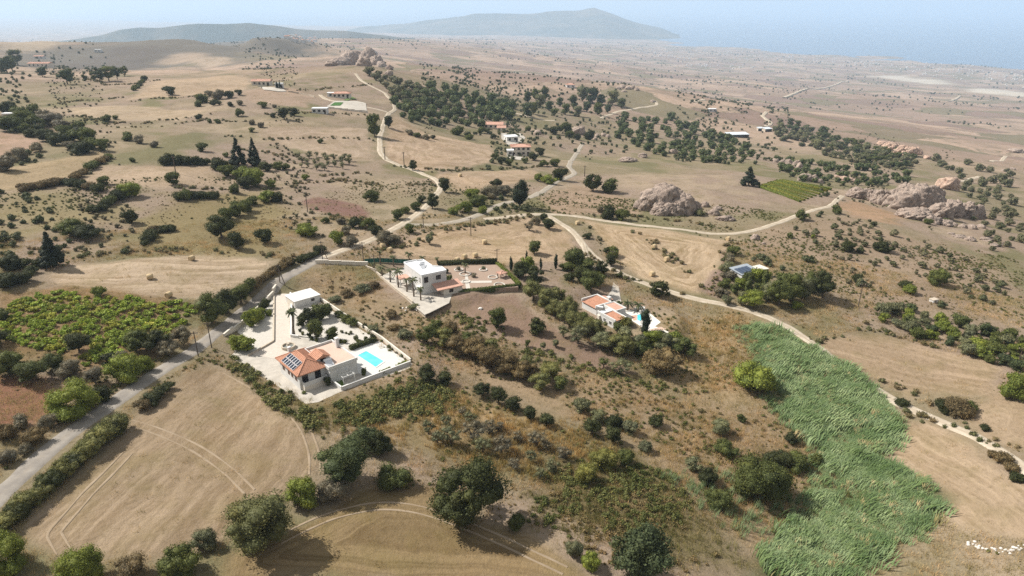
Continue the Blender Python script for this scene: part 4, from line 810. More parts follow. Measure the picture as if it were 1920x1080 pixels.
# tall dry and half-green grass filling the ground between the shrubs
GOLD = foliage_mat('golden_grass', (.37, .275, .125)); OLIVEG = foliage_mat('half_green_grass', (.20, .185, .075))
for k_, (nm, lb, px, dn, mt_, h_) in enumerate([
  ('golden_grass', 'tall golden grass round the olive grove', [(640,800),(720,770),(800,735),(870,745),(960,780),(1080,805),(1170,840),(1150,870),(1050,905),(960,890),(820,850),(700,830)], 3.2, GOLD, .75),
  ('half_green_grass', 'half green rough grass right of the largest dark tree', [(960,900),(1050,880),(1180,840),(1260,900),(1330,960),(1400,1050),(1300,1075),(1130,1030),(1010,985)], 3.2, OLIVEG, .65),
  ('wall_grass', 'half green rough grass along the foot of the villa wall', [(430,675),(520,738),(600,772),(700,748),(790,712),(860,745),(760,770),(660,800),(600,815),(500,752)], 3.0, OLIVEG, .7),
  ('plot_grass', 'dry golden grass on the open strip left of the reeds', [(1050,745),(1250,745),(1480,795),(1530,850),(1500,940),(1420,1030),(1200,840),(1080,790)], 2.0, GOLD, .6),
  ('slope_grass', 'dry grass on the slope below the pool terrace', [(1250,600),(1390,585),(1420,640),(1440,740),(1300,740),(1270,690)], 2.2, GOLD, .6)]):
    x, y = fill(world_poly(px), dn, 140+k_, 2.0, .22, 5); scatter_stuff(nm, lb, np.c_[x, y, ghv(x, y)-.03], np.random.default_rng(k_).uniform(.5, 1.3, len(x)), blades(150+k_, 16, h_, .085, (.3, .05), .30, mt_, .55, 2))

# ------------------------------------------------------------------ materials of built things
WHITE = plain('white_render', (.60, .585, .55), .8, .10, .5); CREAM = plain('cream_render', (.62, .56, .47), .85, .06, .5); PAVING = plain('pale_paving', (.43, .39, .33), .9, .16, .6)
WROOF = plain('white_roof_coating', (.70, .70, .69), .6, .04, .3); STONEW = plain('pale_stone_wall', (.48, .41, .32), .95, .16, 1.6); SAND = plain('white_gravel_bed', (.48, .445, .385), .95, .12, 2.5)
TERRTILE = plain('terrace_tiles', (.52, .38, .30), .85, .08, .8); DARKGLASS = plain('window_glass', (.02, .022, .025), .12, .2, 1, .5, 0); SHUTTER = plain('dark_wood', (.05, .035, .028), .6, .2, 3)
PANEL = plain('solar_cells', (.012, .016, .028), .15, .15, 3, .5, 0); ALU = plain('aluminium', (.55, .56, .57), .35, .05, 1, .5, 0); WOOD = plain('pole_wood', (.11, .085, .065), .9, .25, 4); IRON = plain('black_iron', (.02, .02, .022), .5, .2, 4)
t = NT('pool_water'); tcx = t.n('TexCoord').outputs['Object']
POOLW = t.done(t.mix(t.ramp(t.noise(tcx, .6, 3), .35, .65), (.07, .50, .62), (.14, .62, .70)), .08, .5, t.noise(tcx, 2.2, 2), .15, .05)
LAWN = plain('lawn', (.10, .145, .035), .95, .25, 2.0); TERRA = plain('roof_tiles', (.46, .235, .15), .85, .16, 1.5); TERRAP = plain('faded_roof_tiles', (.52, .31, .23), .85, .14, 1.2); METAL = plain('sheet_metal', (.52, .55, .57), .5, .06, .6, .4)
HEDGE = foliage_mat('hedge_leaves', (.062, .088, .026))
def flat(name, px, mat, z=None, lift=.03, parent=None, label=None, thick=.12):
    """a paved or planted sheet: outline in pixels, laid on the levelled plot"""
    if z is None:                      # draped over the sloping ground
        bm = bmesh.new(); bm.faces.new([bm.verts.new((*gp(*q)[:2], 0)) for q in px]); bmesh.ops.triangulate(bm, faces=bm.faces[:]); bmesh.ops.subdivide_edges(bm, edges=bm.edges[:], cuts=7, use_grid_fill=True)
        for v_ in bm.verts: v_.co.z = gh(v_.co.x, v_.co.y)+lift
        bmesh.ops.recalc_face_normals(bm, faces=bm.faces[:]); me = bpy.data.meshes.new(name); bm.to_mesh(me); bm.free(); me.materials.append(mat); o = link(bpy.data.objects.new(name, me), parent)
        return tag(o, label, None, None, 'structure') if label else o
    zz = z
    P = [tuple(at(x, y, zz+lift)[:2]) for x, y in px]
    o = MB().prism(P, zz+lift-thick, zz+lift).build(name, mat, parent)
    return tag(o, label, None, None, 'structure') if label else o
def wall_line(name, pts, h, th, mat, label, cat='wall', group=None, coping=None, zf=None):
    """a free-standing wall along world points, with its coping as a part"""
    c0 = np.mean(pts, 0); z0 = gh(*c0) if zf is None else zf; e = empty(name, (c0[0], c0[1], z0), 0, label, cat, group); a, b = MB(), MB()
    for (p, q) in zip(pts[:-1], pts[1:]):
        n = max(1, int(np.hypot(q[0]-p[0], q[1]-p[1])/3))
        for i in range(n):
            s, f = np.array(p)+(np.array(q)-p)*i/n, np.array(p)+(np.array(q)-p)*(i+1)/n
            za = (gh(*s)+gh(*f))/2 if zf is None else zf
            A, B = (s[0]-c0[0], s[1]-c0[1], za-z0+h/2-.2), (f[0]-c0[0], f[1]-c0[1], za-z0+h/2-.2)
            a.bar(A, B, th, h+.4); b.bar((A[0], A[1], za-z0+h+.04), (B[0], B[1], za-z0+h+.04), th+.10, .075)
    a.build('wall_body', mat, e); b.build('coping', coping or mat, e); return e
def leafy_box(name, p0, p1, width, h, col, label, cat='hedge', group=None):
    """a clipped hedge: leaves over a solid core"""
    p0, p1 = np.array(p0), np.array(p1); L = np.linalg.norm(p1-p0); d = (p1-p0)/L; r = np.random.default_rng(int(L*100)); ang = math.atan2(d[1], d[0]); n = int(min(2600, 60*(L*width+2*h*L)))
    P = np.c_[r.uniform(0, L, n), r.uniform(-width/2, width/2, n), r.uniform(.05, h, n)]; N = np.zeros((n, 3)); f = r.integers(0, 5, n)
    P[f <= 1, 2] = h; N[f <= 1] = (0, 0, 1); P[f == 2, 1] = -width/2; N[f == 2] = (0, -1, 0); P[f == 3, 1] = width/2; N[f == 3] = (0, 1, 0); e = f == 4; P[e, 0] = np.where(r.uniform(size=e.sum()) < .5, 0, L); N[e, 0] = np.sign(P[e, 0]-L/2)
    P += r.normal(0, .07, (n, 3)); V, Q = leaf_quads(P, N, .26, .7, r); k = len(V); m = MB().box(.05, L-.05, -width/2+.07, width/2-.07, -.3, h-.06)
    V = np.concatenate([V, np.array(m.v)]); Q = np.concatenate([Q, np.array(m.f)+k]); o = link(bpy.data.objects.new(name, to_mesh(name, V, Q, None, LEAF)))
    o.location = (p0[0], p0[1], gh(*((p0+p1)/2))); o.rotation_euler = (0, 0, ang); o.color = (*C[col], 1) if isinstance(col, str) else (*col, 1); return tag(o, label, cat, group)
def window(parent, u, v, z, w, h, face, mat=None, frame=None, depth=.05):
    """a framed window on a wall; face is the outward axis '-u','+u','-v','+v'"""
    m, f = MB(), MB(); s = -1 if face[0] == '-' else 1; t_ = .07
    def put(mb, a0, a1, z0, z1, d0, d1):
        lo, hi = sorted((s*d0, s*d1))
        if face[1] == 'u': mb.box(u+lo, u+hi, v+a0, v+a1, z0, z1)
        else: mb.box(u+a0, u+a1, v+lo, v+hi, z0, z1)
    put(m, -w/2, w/2, z, z+h, -.05, .015); o = m.build('window', mat or DARKGLASS, parent)
    for a0, a1, z0, z1 in ((-w/2-t_, -w/2, z-t_, z+h+t_), (w/2, w/2+t_, z-t_, z+h+t_), (-w/2, w/2, z+h, z+h+t_), (-w/2, w/2, z-t_, z), (-t_/2, t_/2, z, z+h)): put(f, a0, a1, z0, z1, .0, depth)
    f.build('frame', frame or SHUTTER, o); return o
def hip_roof(parent, u0, u1, v0, v1, z, rise, mat, ov=.45, inset=None, name='roof'):
    """tiled hip roof with eaves thickness; rows of tile ribs are real geometry"""
    u0, u1, v0, v1 = u0-ov, u1+ov, v0-ov, v1+ov; vm = (v0+v1)/2; um = (u0+u1)/2; k = (v1-v0)/2 if inset is None else inset
    a, b = (u0+k, vm, z+rise), (u1-k, vm, z+rise)
    if u1-u0 < v1-v0: k = (u1-u0)/2 if inset is None else inset; a, b = (um, v0+k, z+rise), (um, v1-k, z+rise)
    E = [(u0,v0,z),(u1,v0,z),(u1,v1,z),(u0,v1,z)]; B = [(p[0],p[1],z-.16) for p in E]
    if u1-u0 >= v1-v0: fs = [(0,1,5,4),(1,2,5),(2,3,4,5),(3,0,4)]
    else: fs = [(0,1,4),(1,2,5,4),(2,3,5),(3,0,4,5)]
    o = mesh_obj(name, E+[a, b]+B, fs+[(0,6,7,1),(1,7,8,2),(2,8,9,3),(3,9,6,0),(6,9,8,7)], mat, parent)
    rb = MB()
    for f in fs:
        Q = [Vector((E+[a, b])[i]) for i in f]; base = Q[1]-Q[0]; nrm = base.cross(Q[2]-Q[1]).normalized(); n = max(3, int(base.length/.38))
        for i in range(1, n):
            p = Q[0]+base*(i/n); up = nrm.cross(base).normalized(); ln = 50.0
            for j in range(1, len(Q)):
                A, Bq = Q[j], Q[(j+1) % len(Q)]; e = Bq-A; den = up.cross(e).dot(nrm)
                if abs(den) > 1e-6:
                    s_ = (A-p).cross(e).dot(nrm)/den; t2 = (A-p).cross(up).dot(nrm)/den
                    if s_ > .01 and -1e-4 <= t2 <= 1.0001: ln = min(ln, s_)
            if .2 < ln < 49: rb.bar(p+nrm*.02, p+up*(ln-.03)+nrm*.02, .15, .055)
    if rb.v: tag(rb.build('tile_row', mat, o), None, None, None, 'stuff')
    rg = MB(); rg.bar((a[0],a[1],a[2]+.04), (b[0],b[1],b[2]+.04), .22, .10)
    for e_, t_ in zip(E, ([a, b, b, a] if u1-u0 >= v1-v0 else [a, a, b, b])): rg.bar((e_[0], e_[1], e_[2]+.05), (t_[0], t_[1], t_[2]+.04), .20, .09)
    rg.build('ridge_tiles', mat, o); return o
def mono_roof(parent, u0, u1, v0, v1, zlow, zhigh, mat, axis='u', name='roof', th=.14):
    """a lean-to roof: low at the first edge of the axis, high at the second"""
    z = [zlow, zhigh, zhigh, zlow] if axis == 'u' else [zlow, zlow, zhigh, zhigh]
    E = [(u0,v0,z[0]),(u1,v0,z[1]),(u1,v1,z[2]),(u0,v1,z[3])]; V = E+[(x,y,q-th) for x,y,q in E]
    o = mesh_obj(name, V, [(0,1,2,3),(7,6,5,4),(0,4,5,1),(1,5,6,2),(2,6,7,3),(3,7,4,0)], mat, parent); rb = MB(); n = int((v1-v0 if axis == 'u' else u1-u0)/.38)
    for i in range(1, max(n, 2)):
        f = i/n
        if axis == 'u': rb.bar((u0, v0+(v1-v0)*f, zlow+.02), (u1, v0+(v1-v0)*f, zhigh+.02), .14, .05)
        else: rb.bar((u0+(u1-u0)*f, v0, zlow+.02), (u0+(u1-u0)*f, v1, zhigh+.02), .14, .05)
    tag(rb.build('tile_row', mat, o), None, None, None, 'stuff'); return o
def gable_roof(parent, u0, u1, v0, v1, z, rise, mat, axis='u', name='roof', ov=.3):
    u0, u1, v0, v1 = u0-ov, u1+ov, v0-ov, v1+ov
    if axis == 'u': R0, R1 = (u0, (v0+v1)/2, z+rise), (u1, (v0+v1)/2, z+rise); E = [(u0,v0,z),(u1,v0,z),(u1,v1,z),(u0,v1,z)]
    else: R0, R1 = ((u0+u1)/2, v0, z+rise), ((u0+u1)/2, v1, z+rise); E = [(u1,v0,z),(u1,v1,z),(u0,v1,z),(u0,v0,z)]
    o = mesh_obj(name, E+[R0, R1], [(0,1,5,4),(2,3,4,5),(1,2,5),(3,0,4),(0,3,2,1)], mat, parent); rb = MB(); L = (u1-u0) if axis == 'u' else (v1-v0); n = max(3, int(L/.4))
    for i in range(1, n):
        f = i/n
        for A, Bq, Cc, D in ((E[0], E[1], R0, R1), (E[3], E[2], R0, R1)):
            p, q = Vector(A).lerp(Vector(Bq), f), Vector(Cc).lerp(Vector(D), f); rb.bar(p+Vector((0,0,.02)), q+Vector((0,0,.02)), .15, .05)
    tag(rb.build('tile_row', mat, o), None, None, None, 'stuff'); MB().bar((R0[0],R0[1],R0[2]+.03), (R1[0],R1[1],R1[2]+.03), .22, .10).build('ridge_tiles', mat, o); return o

# ------------------------------------------------------------------ villa with solar panels and pool
VF = at(564, 732, 0); VU = at(516, 690, 0)-VF; VRZ = math.atan2(VU[1], VU[0])   # local u runs along the long left wall, v into the plot (v = -90 degrees from u)
def VL(u, v): d = VU/np.linalg.norm(VU); return (VF[0]+d[0]*u+d[1]*v, VF[1]+d[1]*u-d[0]*v)
class Flip:
    """local frame (u, v) with v to the right of u, expressed as Empty coordinates (x=u, y=-v)"""
flat('pavement', [(397,648),(470,598),(516,548),(548,552),(590,566),(650,610),(775,683),(766,692),(700,712),(640,734),(596,754),(574,757)], PAVING, 0, .03, label='pale paved and gravelled plot of the walled villa')
flat('driveway', [(516,549),(538,551),(546,640),(556,646),(560,660),(540,672),(512,672),(470,664),(500,652),(515,640)], plain('drive_blocks', (.50,.44,.37), .9, .1, 1.5), 0, .05, label='block paved driveway leading up to the villa')
flat('gravel_bed', [(548,566),(600,566),(655,606),(716,640),(652,654),(600,648),(560,628),(546,632)], SAND, 0, .055, label='white gravel garden behind the villa')
flat('gravel_bed', [(414,648),(470,602),(512,558),(513,640),(470,660),(462,668)], SAND, 0, .055, label='white gravel strip inside the roadside wall')
flat('pool_deck', [(655,660),(700,640),(716,642),(768,682),(705,708),(648,694),(640,680)], plain('white_deck', (.52,.505,.47), .8, .05, .8), 0, .06, label='white sun deck around the villa pool')
va = empty('solar_villa', (VF[0], VF[1], .03), VRZ, 'white villa with terracotta hip roof, solar panels and flat terrace wing', 'house')
Y = lambda v0, v1: (-v1, -v0)     # (v-range -> local y-range)
def vbox(mb, u0, u1, v0, v1, z0, z1): y0, y1 = Y(v0, v1); return mb.box(u0, u1, y0, y1, z0, z1)
vbox(MB(), 0, 8.4, 0, 5.2, -.3, 3.15).build('wall', WHITE, va)
rf = hip_roof(va, 0, 8.4, -5.2, 0, 3.2, 1.55, TERRA, .5, 2.7)
# solar panels on the slope that faces the lane (v side)
slope = math.atan2(1.55, 3.1)
sp_ = empty('panel_tmp', (0,0,0)); bpy.data.objects.remove(sp_)
for i in range(6):
    for j in range(2):
        u = 1.75+i*.82; c0, c1 = .35+j*1.12, .35+j*1.12+1.0
        P = lambda uu, s, o: (uu, .5-s*math.cos(slope)-o*-math.sin(slope)*0+o*math.sin(slope), 3.2+s*math.sin(slope)+o*math.cos(slope))
        V = [P(u, c0, .12), P(u+.74, c0, .12), P(u+.74, c1, .12), P(u, c1, .12), P(u, c0, .07), P(u+.74, c0, .07), P(u+.74, c1, .07), P(u, c1, .07)]
        pn = mesh_obj('solar_panel', V, [(0,1,2,3),(7,6,5,4),(0,4,5,1),(1,5,6,2),(2,6,7,3),(3,7,4,0)], PANEL, va)
        fr = MB()
        for a, b in ((0,1),(1,2),(2,3),(3,0)): fr.bar(V[a], V[b], .05, .05)
        fr.build('panel_frame', ALU, pn)
for u in (1.4, 3.0, 4.4, 6.6): window(va, u, 0, 1.5, .6 if u in (3.0, 4.4) else .8, .85, '+v', None, plain('brown_shutter', (.20,.10,.06), .7, .15, 3))
for v in (1.1, 3.6): window(va, 0, -v, 1.25, 1.0, 1.75, '-u', DARKGLASS, SHUTTER)
bl = vbox(MB(), -1.05, -.02, .35, 4.9, .95, 1.08).build('balcony', WHITE, va); m = MB(); vbox(m, -1.05, -.95, .35, 4.9, 1.08, 1.75); vbox(m, -.95, -.02, .35, .45, 1.08, 1.75); vbox(m, -.95, -.02, 4.8, 4.9, 1.08, 1.75); m.build('balustrade', WHITE, bl)
m = MB(); vbox(m, -1.05, -.02, .35, 4.9, -.3, .95); m.build('plinth', CREAM, va)
m = MB(); vbox(m, -1.6, 8.1, 5.2, 10.8, -.3, 3.0); m.build('wing_wall', WHITE, va)
tr_ = vbox(MB(), -1.55, 8.05, 5.25, 10.75, 3.0, 3.12).build('roof_terrace', TERRTILE, va)
for a in ((-1.75, 8.2, 5.0, 5.22), (-1.75, 8.2, 10.72, 10.94), (-1.75, -1.53, 5.22, 10.72), (7.98, 8.2, 5.22, 10.72)): vbox(MB(), *a, 2.95, 3.55).build('parapet', WHITE, tr_)
m = MB(); vbox(m, 1.2, 3.7, 4.3, 6.6, 3.0, 4.35); m.build('stair_block', WHITE, va); gable_roof(va, 1.2, 3.7, -6.6, -4.3, 4.35, .7, TERRA, 'u', 'roof', .35); window(va, 1.2, -5.45, 3.55, .9, .75, '-u')
ch = vbox(MB(), 5.0, 5.6, 10.2, 10.75, 3.0, 5.0).build('chimney', WHITE, va); vbox(MB(), 4.92, 5.68, 10.12, 10.83, 5.0, 5.14).build('cap', WHITE, ch)
ch = vbox(MB(), 7.2, 7.7, 1.6, 2.1, 3.6, 5.2).build('chimney', WHITE, va); vbox(MB(), 7.14, 7.76, 1.54, 2.16, 5.2, 5.3).build('cap', WHITE, ch)
sh = empty('solar_heater', (*VL(.1, 6.0), 3.15), VRZ, 'small solar water heater on the villa terrace roof', 'water heater')
mesh_obj('collector', [(-.9,-.7,.05),(-.9,.7,.05),(.3,.7,.75),(.3,-.7,.75),(-.9,-.7,-.01),(-.9,.7,-.01),(.3,.7,.68),(.3,-.7,.68)], [(0,3,2,1),(4,5,6,7),(0,1,5,4),(1,2,6,5),(2,3,7,6),(3,0,4,7)], ALU, sh); MB().tube([(.45,-.75,.8),(.45,.75,.8)], .24, 12).build('tank', WROOF, sh); MB().bar((.3,-.6,0),(.3,-.6,.75),.05,.05).build('leg', ALU, sh); MB().bar((.3,.6,0),(.3,.6,.75),.05,.05).build('leg', ALU, sh)
# covered veranda beside the pool
vr = empty('veranda_pergola', (*VL(-1.7, 8.0), .03), VRZ, 'white metal pergola frame on the veranda below the villa terrace', 'pergola')
for a, b in ((-2.2, -.9), (-2.2, 1.4), (-.3, -.9), (-.3, 1.4)): MB().bar((a, b, 0), (a, b, 1.7), .09, .09).build('post', WHITE, vr)
for b in (-.9, .25, 1.4): MB().bar((-2.3, b, 1.75), (-.2, b, 1.75), .09, .09).build('beam', WHITE, vr)
for a in (-2.25, -1.25, -.25): MB().bar((a, -1.0, 1.85), (a, 1.5, 1.85), .09, .09).build('crossbar', WHITE, vr)
flat('lawn', [(628,716),(640,712),(652,727),(676,714),(704,702),(706,706),(642,731),(636,728)], LAWN, 0, .075, label='narrow strip of lawn in front of the villa veranda')
# pool
def pool(px, z, label, rim=.35):
    P = [at(x, y, z+.06)[:2] for x, y in px]; c = np.mean(P, 0); e = empty('swimming_pool', (*c, z), 0, label, 'pool'); Q = [tuple(p-c) for p in P]; O = [tuple((p-c)*(1+rim/np.linalg.norm(p-c))) for p in P]
    MB().prism(Q, .02, .085).build('water', POOLW, e); r_ = MB(); n = len(Q)
    for i in range(n):
        j = (i+1) % n; r_.add([(*Q[i], .13), (*Q[j], .13), (*O[j], .13), (*O[i], .13), (*Q[i], .0), (*Q[j], .0), (*O[j], .0), (*O[i], .0)], [(0,1,2,3)[::-1],(0,4,5,1)[::-1],(2,6,7,3)[::-1]])
    r_.build('coping', WHITE, e); return e
pool([(671,666.5),(687,658.5),(719.5,677.5),(704.5,688.5)], 0, 'turquoise swimming pool on the white villa deck')
# boundary walls, hedges, garage, fountain
wall_line('boundary_wall', [at(x, y, 0)[:2] for x, y in ((421,638),(470,596),(513,553),(519,545))], .9, .3, CREAM, 'low cream wall between the lane and the villa drive')
wall_line('boundary_wall', [at(x, y, 0)[:2] for x, y in ((545,552),(547,576),(546,632),(560,634))], .55, .25, WHITE, 'low white kerb wall on the right of the villa drive')
wall_line('boundary_wall', [at(x, y, 0)[:2] for x, y in ((514,556),(513,641),(466,668))], .3, .22, STONEW, 'low stone kerb round the roadside gravel strip')
wall_line('boundary_wall', [at(x, y, 0)[:2] for x, y in ((622,718),(641,732),(706,707),(770,683))], .7, .2, WHITE, 'white garden wall below the pool deck')
wall_line('boundary_wall', [at(x, y, 0)[:2] for x, y in ((560,556),(596,560),(652,598),(716,638),(770,680))], .8, .22, CREAM, 'rear boundary wall between villa garden and overgrown strip')
wall_line('boundary_wall', [gp(x, y)[:2] for x, y in ((592,494),(640,496),(690,498))], 1.0, .3, CREAM, 'cream wall at the top of the overgrown strip')
wall_line('boundary_wall', [gp(x, y)[:2] for x, y in ((686,500),(706,512),(742,545),(798,596))], .6, .25, STONEW, 'low stone wall beside the palm row of the white house')
ga = empty('garage', (*at(570, 566, 0)[:2], 0), VRZ-math.pi/2, 'white flat roofed garage beside the villa drive', 'garage')
MB().box(-3.2, 3.0, -2.3, 2.6, -.2, 1.65).build('wall', WHITE, ga); MB().box(-3.4, 3.2, -2.5, 2.8, 1.65, 1.8).build('roof', WHITE, ga); MB().box(-3.26, -3.19, -1.6, 1.8, 0, 1.45).build('garage_door', CREAM, ga); window(ga, 1.2, -2.3, .75, .7, .5, '-v')
fo = empty('fountain', at(541, 652, 0.05), 0, 'round pale stone fountain in the villa forecourt', 'fountain')
m = MB(); n = 20
for i in range(n):
    a, b = 6.2832*i/n, 6.2832*(i+1)/n
    m.add([(r_*math.cos(q), r_*math.sin(q), z_) for q in (a, b) for r_, z_ in ((1.35, 0), (1.4, .6), (1.15, .6), (1.1, .2))], [(0,4,5,1),(1,5,6,2),(2,6,7,3)])
m.build('basin', STONEW, fo); MB().tube([(0,0,.22),(0,0,.24)], 1.12, 20).build('water', plain('still_water', (.20,.21,.19), .1, .2, 3, .5, 0), fo); MB().tube([(0,0,.2),(0,0,.5),(0,0,.55),(0,0,.95),(0,0,1.0)], [.3,.16,.42,.12,.3], 12).build('pedestal', STONEW, fo)
leafy_box('hedge', at(657, 656, 0)[:2], at(703, 640, 0)[:2], 1.0, .9, (.07,.085,.03), 'clipped hedge behind the villa pool')
leafy_box('hedge', at(714, 702, 0)[:2], at(733, 694, 0)[:2], .8, .55, 'bright', 'bright low hedge on the pool wall, nearer the villa'); leafy_box('hedge', at(744, 690, 0)[:2], at(763, 682, 0)[:2], .8, .55, 'bright', 'bright low hedge on the pool wall, farther from the villa')
# planting inside the plot
def garden(kind, col, pts, label, group, hs=1.0): batch(kind, col, pts, label, group, hs, .08)
garden('fig', ['bright'], [(446,656,40),(464,660,36)], 'bright leafy shrub by the villa gate', 'leafy shrubs by the villa gate', .9)
garden('fig', 'dark', [(458,655,24)], 'dark oleander shrub behind the gate shrubs', None, 1.0)
garden('bush', ['mid', 'dark', 'bright'], [(472,614,32),(482,604,30),(488,595,26),(496,582,20),(500,573,18),(505,592,14)], 'shrub in the roadside strip inside the villa wall', 'shrubs inside the roadside wall', 1.4)
garden('tree', ['mid', 'dark'], [(566,612,26),(577,604,30),(590,602,32),(602,600,32),(614,592,28)], 'dense garden tree behind the fan palm', 'garden trees behind the fan palm', 1.0)
garden('tree', ['mid'], [(593,636,34),(621,639,30)], 'bright garden tree on the white gravel', 'trees on the white gravel', 1.15)
garden('bush', ['mid', 'dark', 'olive'], [(563,622,8),(568,628,7),(580,632,11),(584,638,9),(594,641,8),(641,624,8),(649,626,5),(654,628,5),(659,626,8),(640,643,8),(647,644,9),(668,638,11),(673,644,12),(687,638,10),(700,637,14),(677,612,8),(685,616,12),(692,620,9),(702,622,8),(708,626,8)], 'small clipped ball shrub in the villa gravel garden', 'ball shrubs in the gravel garden', 1.3)
garden('bush', ['mid'], [(636,594,20),(648,602,22),(660,610,24)], 'rounded shrub along the rear garden wall', 'shrubs along the rear wall', 1.0)
garden('low', ['grey', 'olive'], [(728,652,11),(735,655,8),(744,662,8),(755,668,12),(761,674,7)], 'grey lavender clump on the white pool deck', 'lavender clumps on the deck', 1.0)
garden('bush', 'mid', [(683,704,11)], 'small clipped conical shrub by the veranda', None, 2.0); garden('bush', 'dark', [(615,724,16)], 'dark shrub in the corner under the villa balcony', None, 1.6); garden('bush', 'mid', [(570,738,9)], 'little shrub at the front corner of the villa', None, 1.0)

# ------------------------------------------------------------------ palms
FROND = foliage_mat('palm_fronds', (.085, .10, .045)); PTRUNK = plain('palm_trunk', (.16, .12, .085), .95, .3, 8)
def palm_meshes(seed, fan=False, n=26):
    r = np.random.default_rng(seed); V, Q = [], []
    for i in range(n):
        a = i*2.399+r.normal(0, .1); el = r.uniform(-.35, 1.2); L = (1.0 if not fan else .8)*r.uniform(.85, 1.1); d = np.array([math.cos(a), math.sin(a), 0]); sd = np.array([-d[1], d[0], 0]); k = len(V); segs = 5
        for s in range(segs+1):
            f = s/segs; rad = L*f*math.cos(el*(1-f*.5)); z = L*(math.sin(el)*f-.55*f*f); c = d*rad+np.array([0, 0, z]); w = (.20 if not fan else .30)*(math.sin(math.pi*min(1, f*.85+.12)))**.7
            V += [c-sd*w/2+np.array([0, 0, -.09]), c+np.array([0, 0, 0]), c+sd*w/2+np.array([0, 0, -.09])]
        for s in range(segs): b = k+3*s; Q += [(b, b+1, b+4, b+3), (b+1, b+2, b+5, b+4)]
    return to_mesh('fronds', np.array(V), np.array(Q), None, FROND)
PALMF = [palm_meshes(s) for s in (1, 2, 3)]; FANF = [palm_meshes(9, True, 34)]
def palm(px, py, w, h, label, group=None, fan=False, trunk_r=.16):
    p = gp(px, py); W = w/ppm(p)/2; H = h/ppm(p)/math.cos(math.radians(26)); o = empty('palm_tree', p, random.uniform(0, 6), label, 'palm', group)
    hh = max(.3, H-W*.55); m = MB().tube([(0,0,-.2),(.02*hh,0,hh*.4),(.0,.03*hh,hh*.8),(.02*hh,0,hh)], [trunk_r*1.3, trunk_r, trunk_r*.95, trunk_r*1.25], 9); m.build('trunk', PTRUNK, o)
    f = link(bpy.data.objects.new('fronds', random.choice(FANF if fan else PALMF)), o); f.location = (.02*hh, 0, hh); f.scale = (W, W, W); f.rotation_euler = (0, 0, random.uniform(0, 6)); return o
palm(552, 629, 26, 52, 'tall fan palm beside the villa drive', fan=True, trunk_r=.2)
for i, (x, y, w, h) in enumerate([(717,521,16,22),(732,529,14,26),(747,539,24,36),(763,547,14,26),(776,556,20,36),(789,563,16,26),(700,507,12,16)]): palm(x, y, w, h, 'date palm in the row left of the white house, %s from the lane' % ['second','third','fourth','fifth','sixth','last','first'][i], 'palm row left of the white house')
for i, (x, y, w, h) in enumerate([(713,496,12,26),(738,499,14,20),(768,496,17,24),(793,497,14,18),(820,494,10,12)]): palm(x, y, w, h, 'palm behind the white house along the green fence, %s from the left' % ['first','second','third','fourth','fifth'][i], 'palms along the green fence')
palm(872, 512, 16, 20, 'single palm in the round bed of the formal garden')
for i, (x, y) in enumerate([(1176,582),(1196,584)]): palm(x, y, 24, 20, ['bushy palm above the small pool, left of two', 'bushy palm above the small pool, right of two'][i], 'bushy palms above the small pool', trunk_r=.22)

# ------------------------------------------------------------------ two-storey white house with formal garden
BZ = 1.0
BO = at(793, 553, BZ); Bw = at(838, 543, BZ)-BO; BRZ = math.atan2(Bw[1], Bw[0]); BW = float(np.hypot(Bw[0], Bw[1]))
flat('courtyard', [(690,500),(770,497),(790,530),(850,545),(842,568),(806,586),(796,590),(742,544),(706,510)], PAVING, BZ, .03, label='pale paved yard around the white house')
hb_ = empty('white_house', (BO[0], BO[1], BZ), BRZ, 'two storey white house with a chamfered flat white roof', 'house')
D = 10.2; foot = [(0, 0), (BW, 0), (BW+.1, 2.6), (BW-1.6, 4.4), (BW-1.7, D-.6), (BW-3.4, D-.4), (BW-3.4, D), (-.2, D)]
MB().prism(foot, -.3, 4.7).build('wall', WHITE, hb_); cx_ = BW/2-.6; rfoot = [((x-cx_)*1.02+cx_, (y-D/2)*1.02+D/2) for x, y in foot]; rr = MB().prism(rfoot, 4.7, 4.86).build('roof', WROOF, hb_)
pr = MB()
for i in range(len(foot)): a, b = foot[i], foot[(i+1) % len(foot)]; pr.bar((*a, 5.0), (*b, 5.0), .2, .3)
pr.build('parapet', WROOF, rr)
for u, z, w_, h_ in ((1.0, 3.0, .9, 1.25), (4.2, 3.2, 1.1, .95)): window(hb_, u, 0, z, w_, h_, '-v')
for v in (1.3, 3.4, 6.2, 8.4): window(hb_, 0, v, 2.9, .8, .9, '-u')
for v in (2.2, 5.0, 7.4): window(hb_, 0, v, .7, .8, 1.1, '-u')
MB().tube([(-.05, 1.2, -.2), (-.05, 1.2, 1.9)], .9, 16).build('round_bay', WHITE, hb_)
mono_roof(hb_, 2.4, BW+2.9, -3.3, -.02, 1.75, 2.35, TERRAP, 'v', 'lean_to_roof'); MB().box(4.1, BW+2.6, -3.05, -.05, -.3, 1.72).build('lean_to_wall', CREAM, hb_); window(hb_, 6.0, -3.05, .6, .9, .7, '-v')
pc_ = MB().box(-3.0, -.25, 6.6, 9.4, 2.1, 2.25).build('porch_roof', TERRAP, hb_); [MB().box(a, a+.18, b, b+.18, -.2, 2.1).build('post', WHITE, hb_) for a, b in ((-2.9, 6.7), (-2.9, 9.1))]
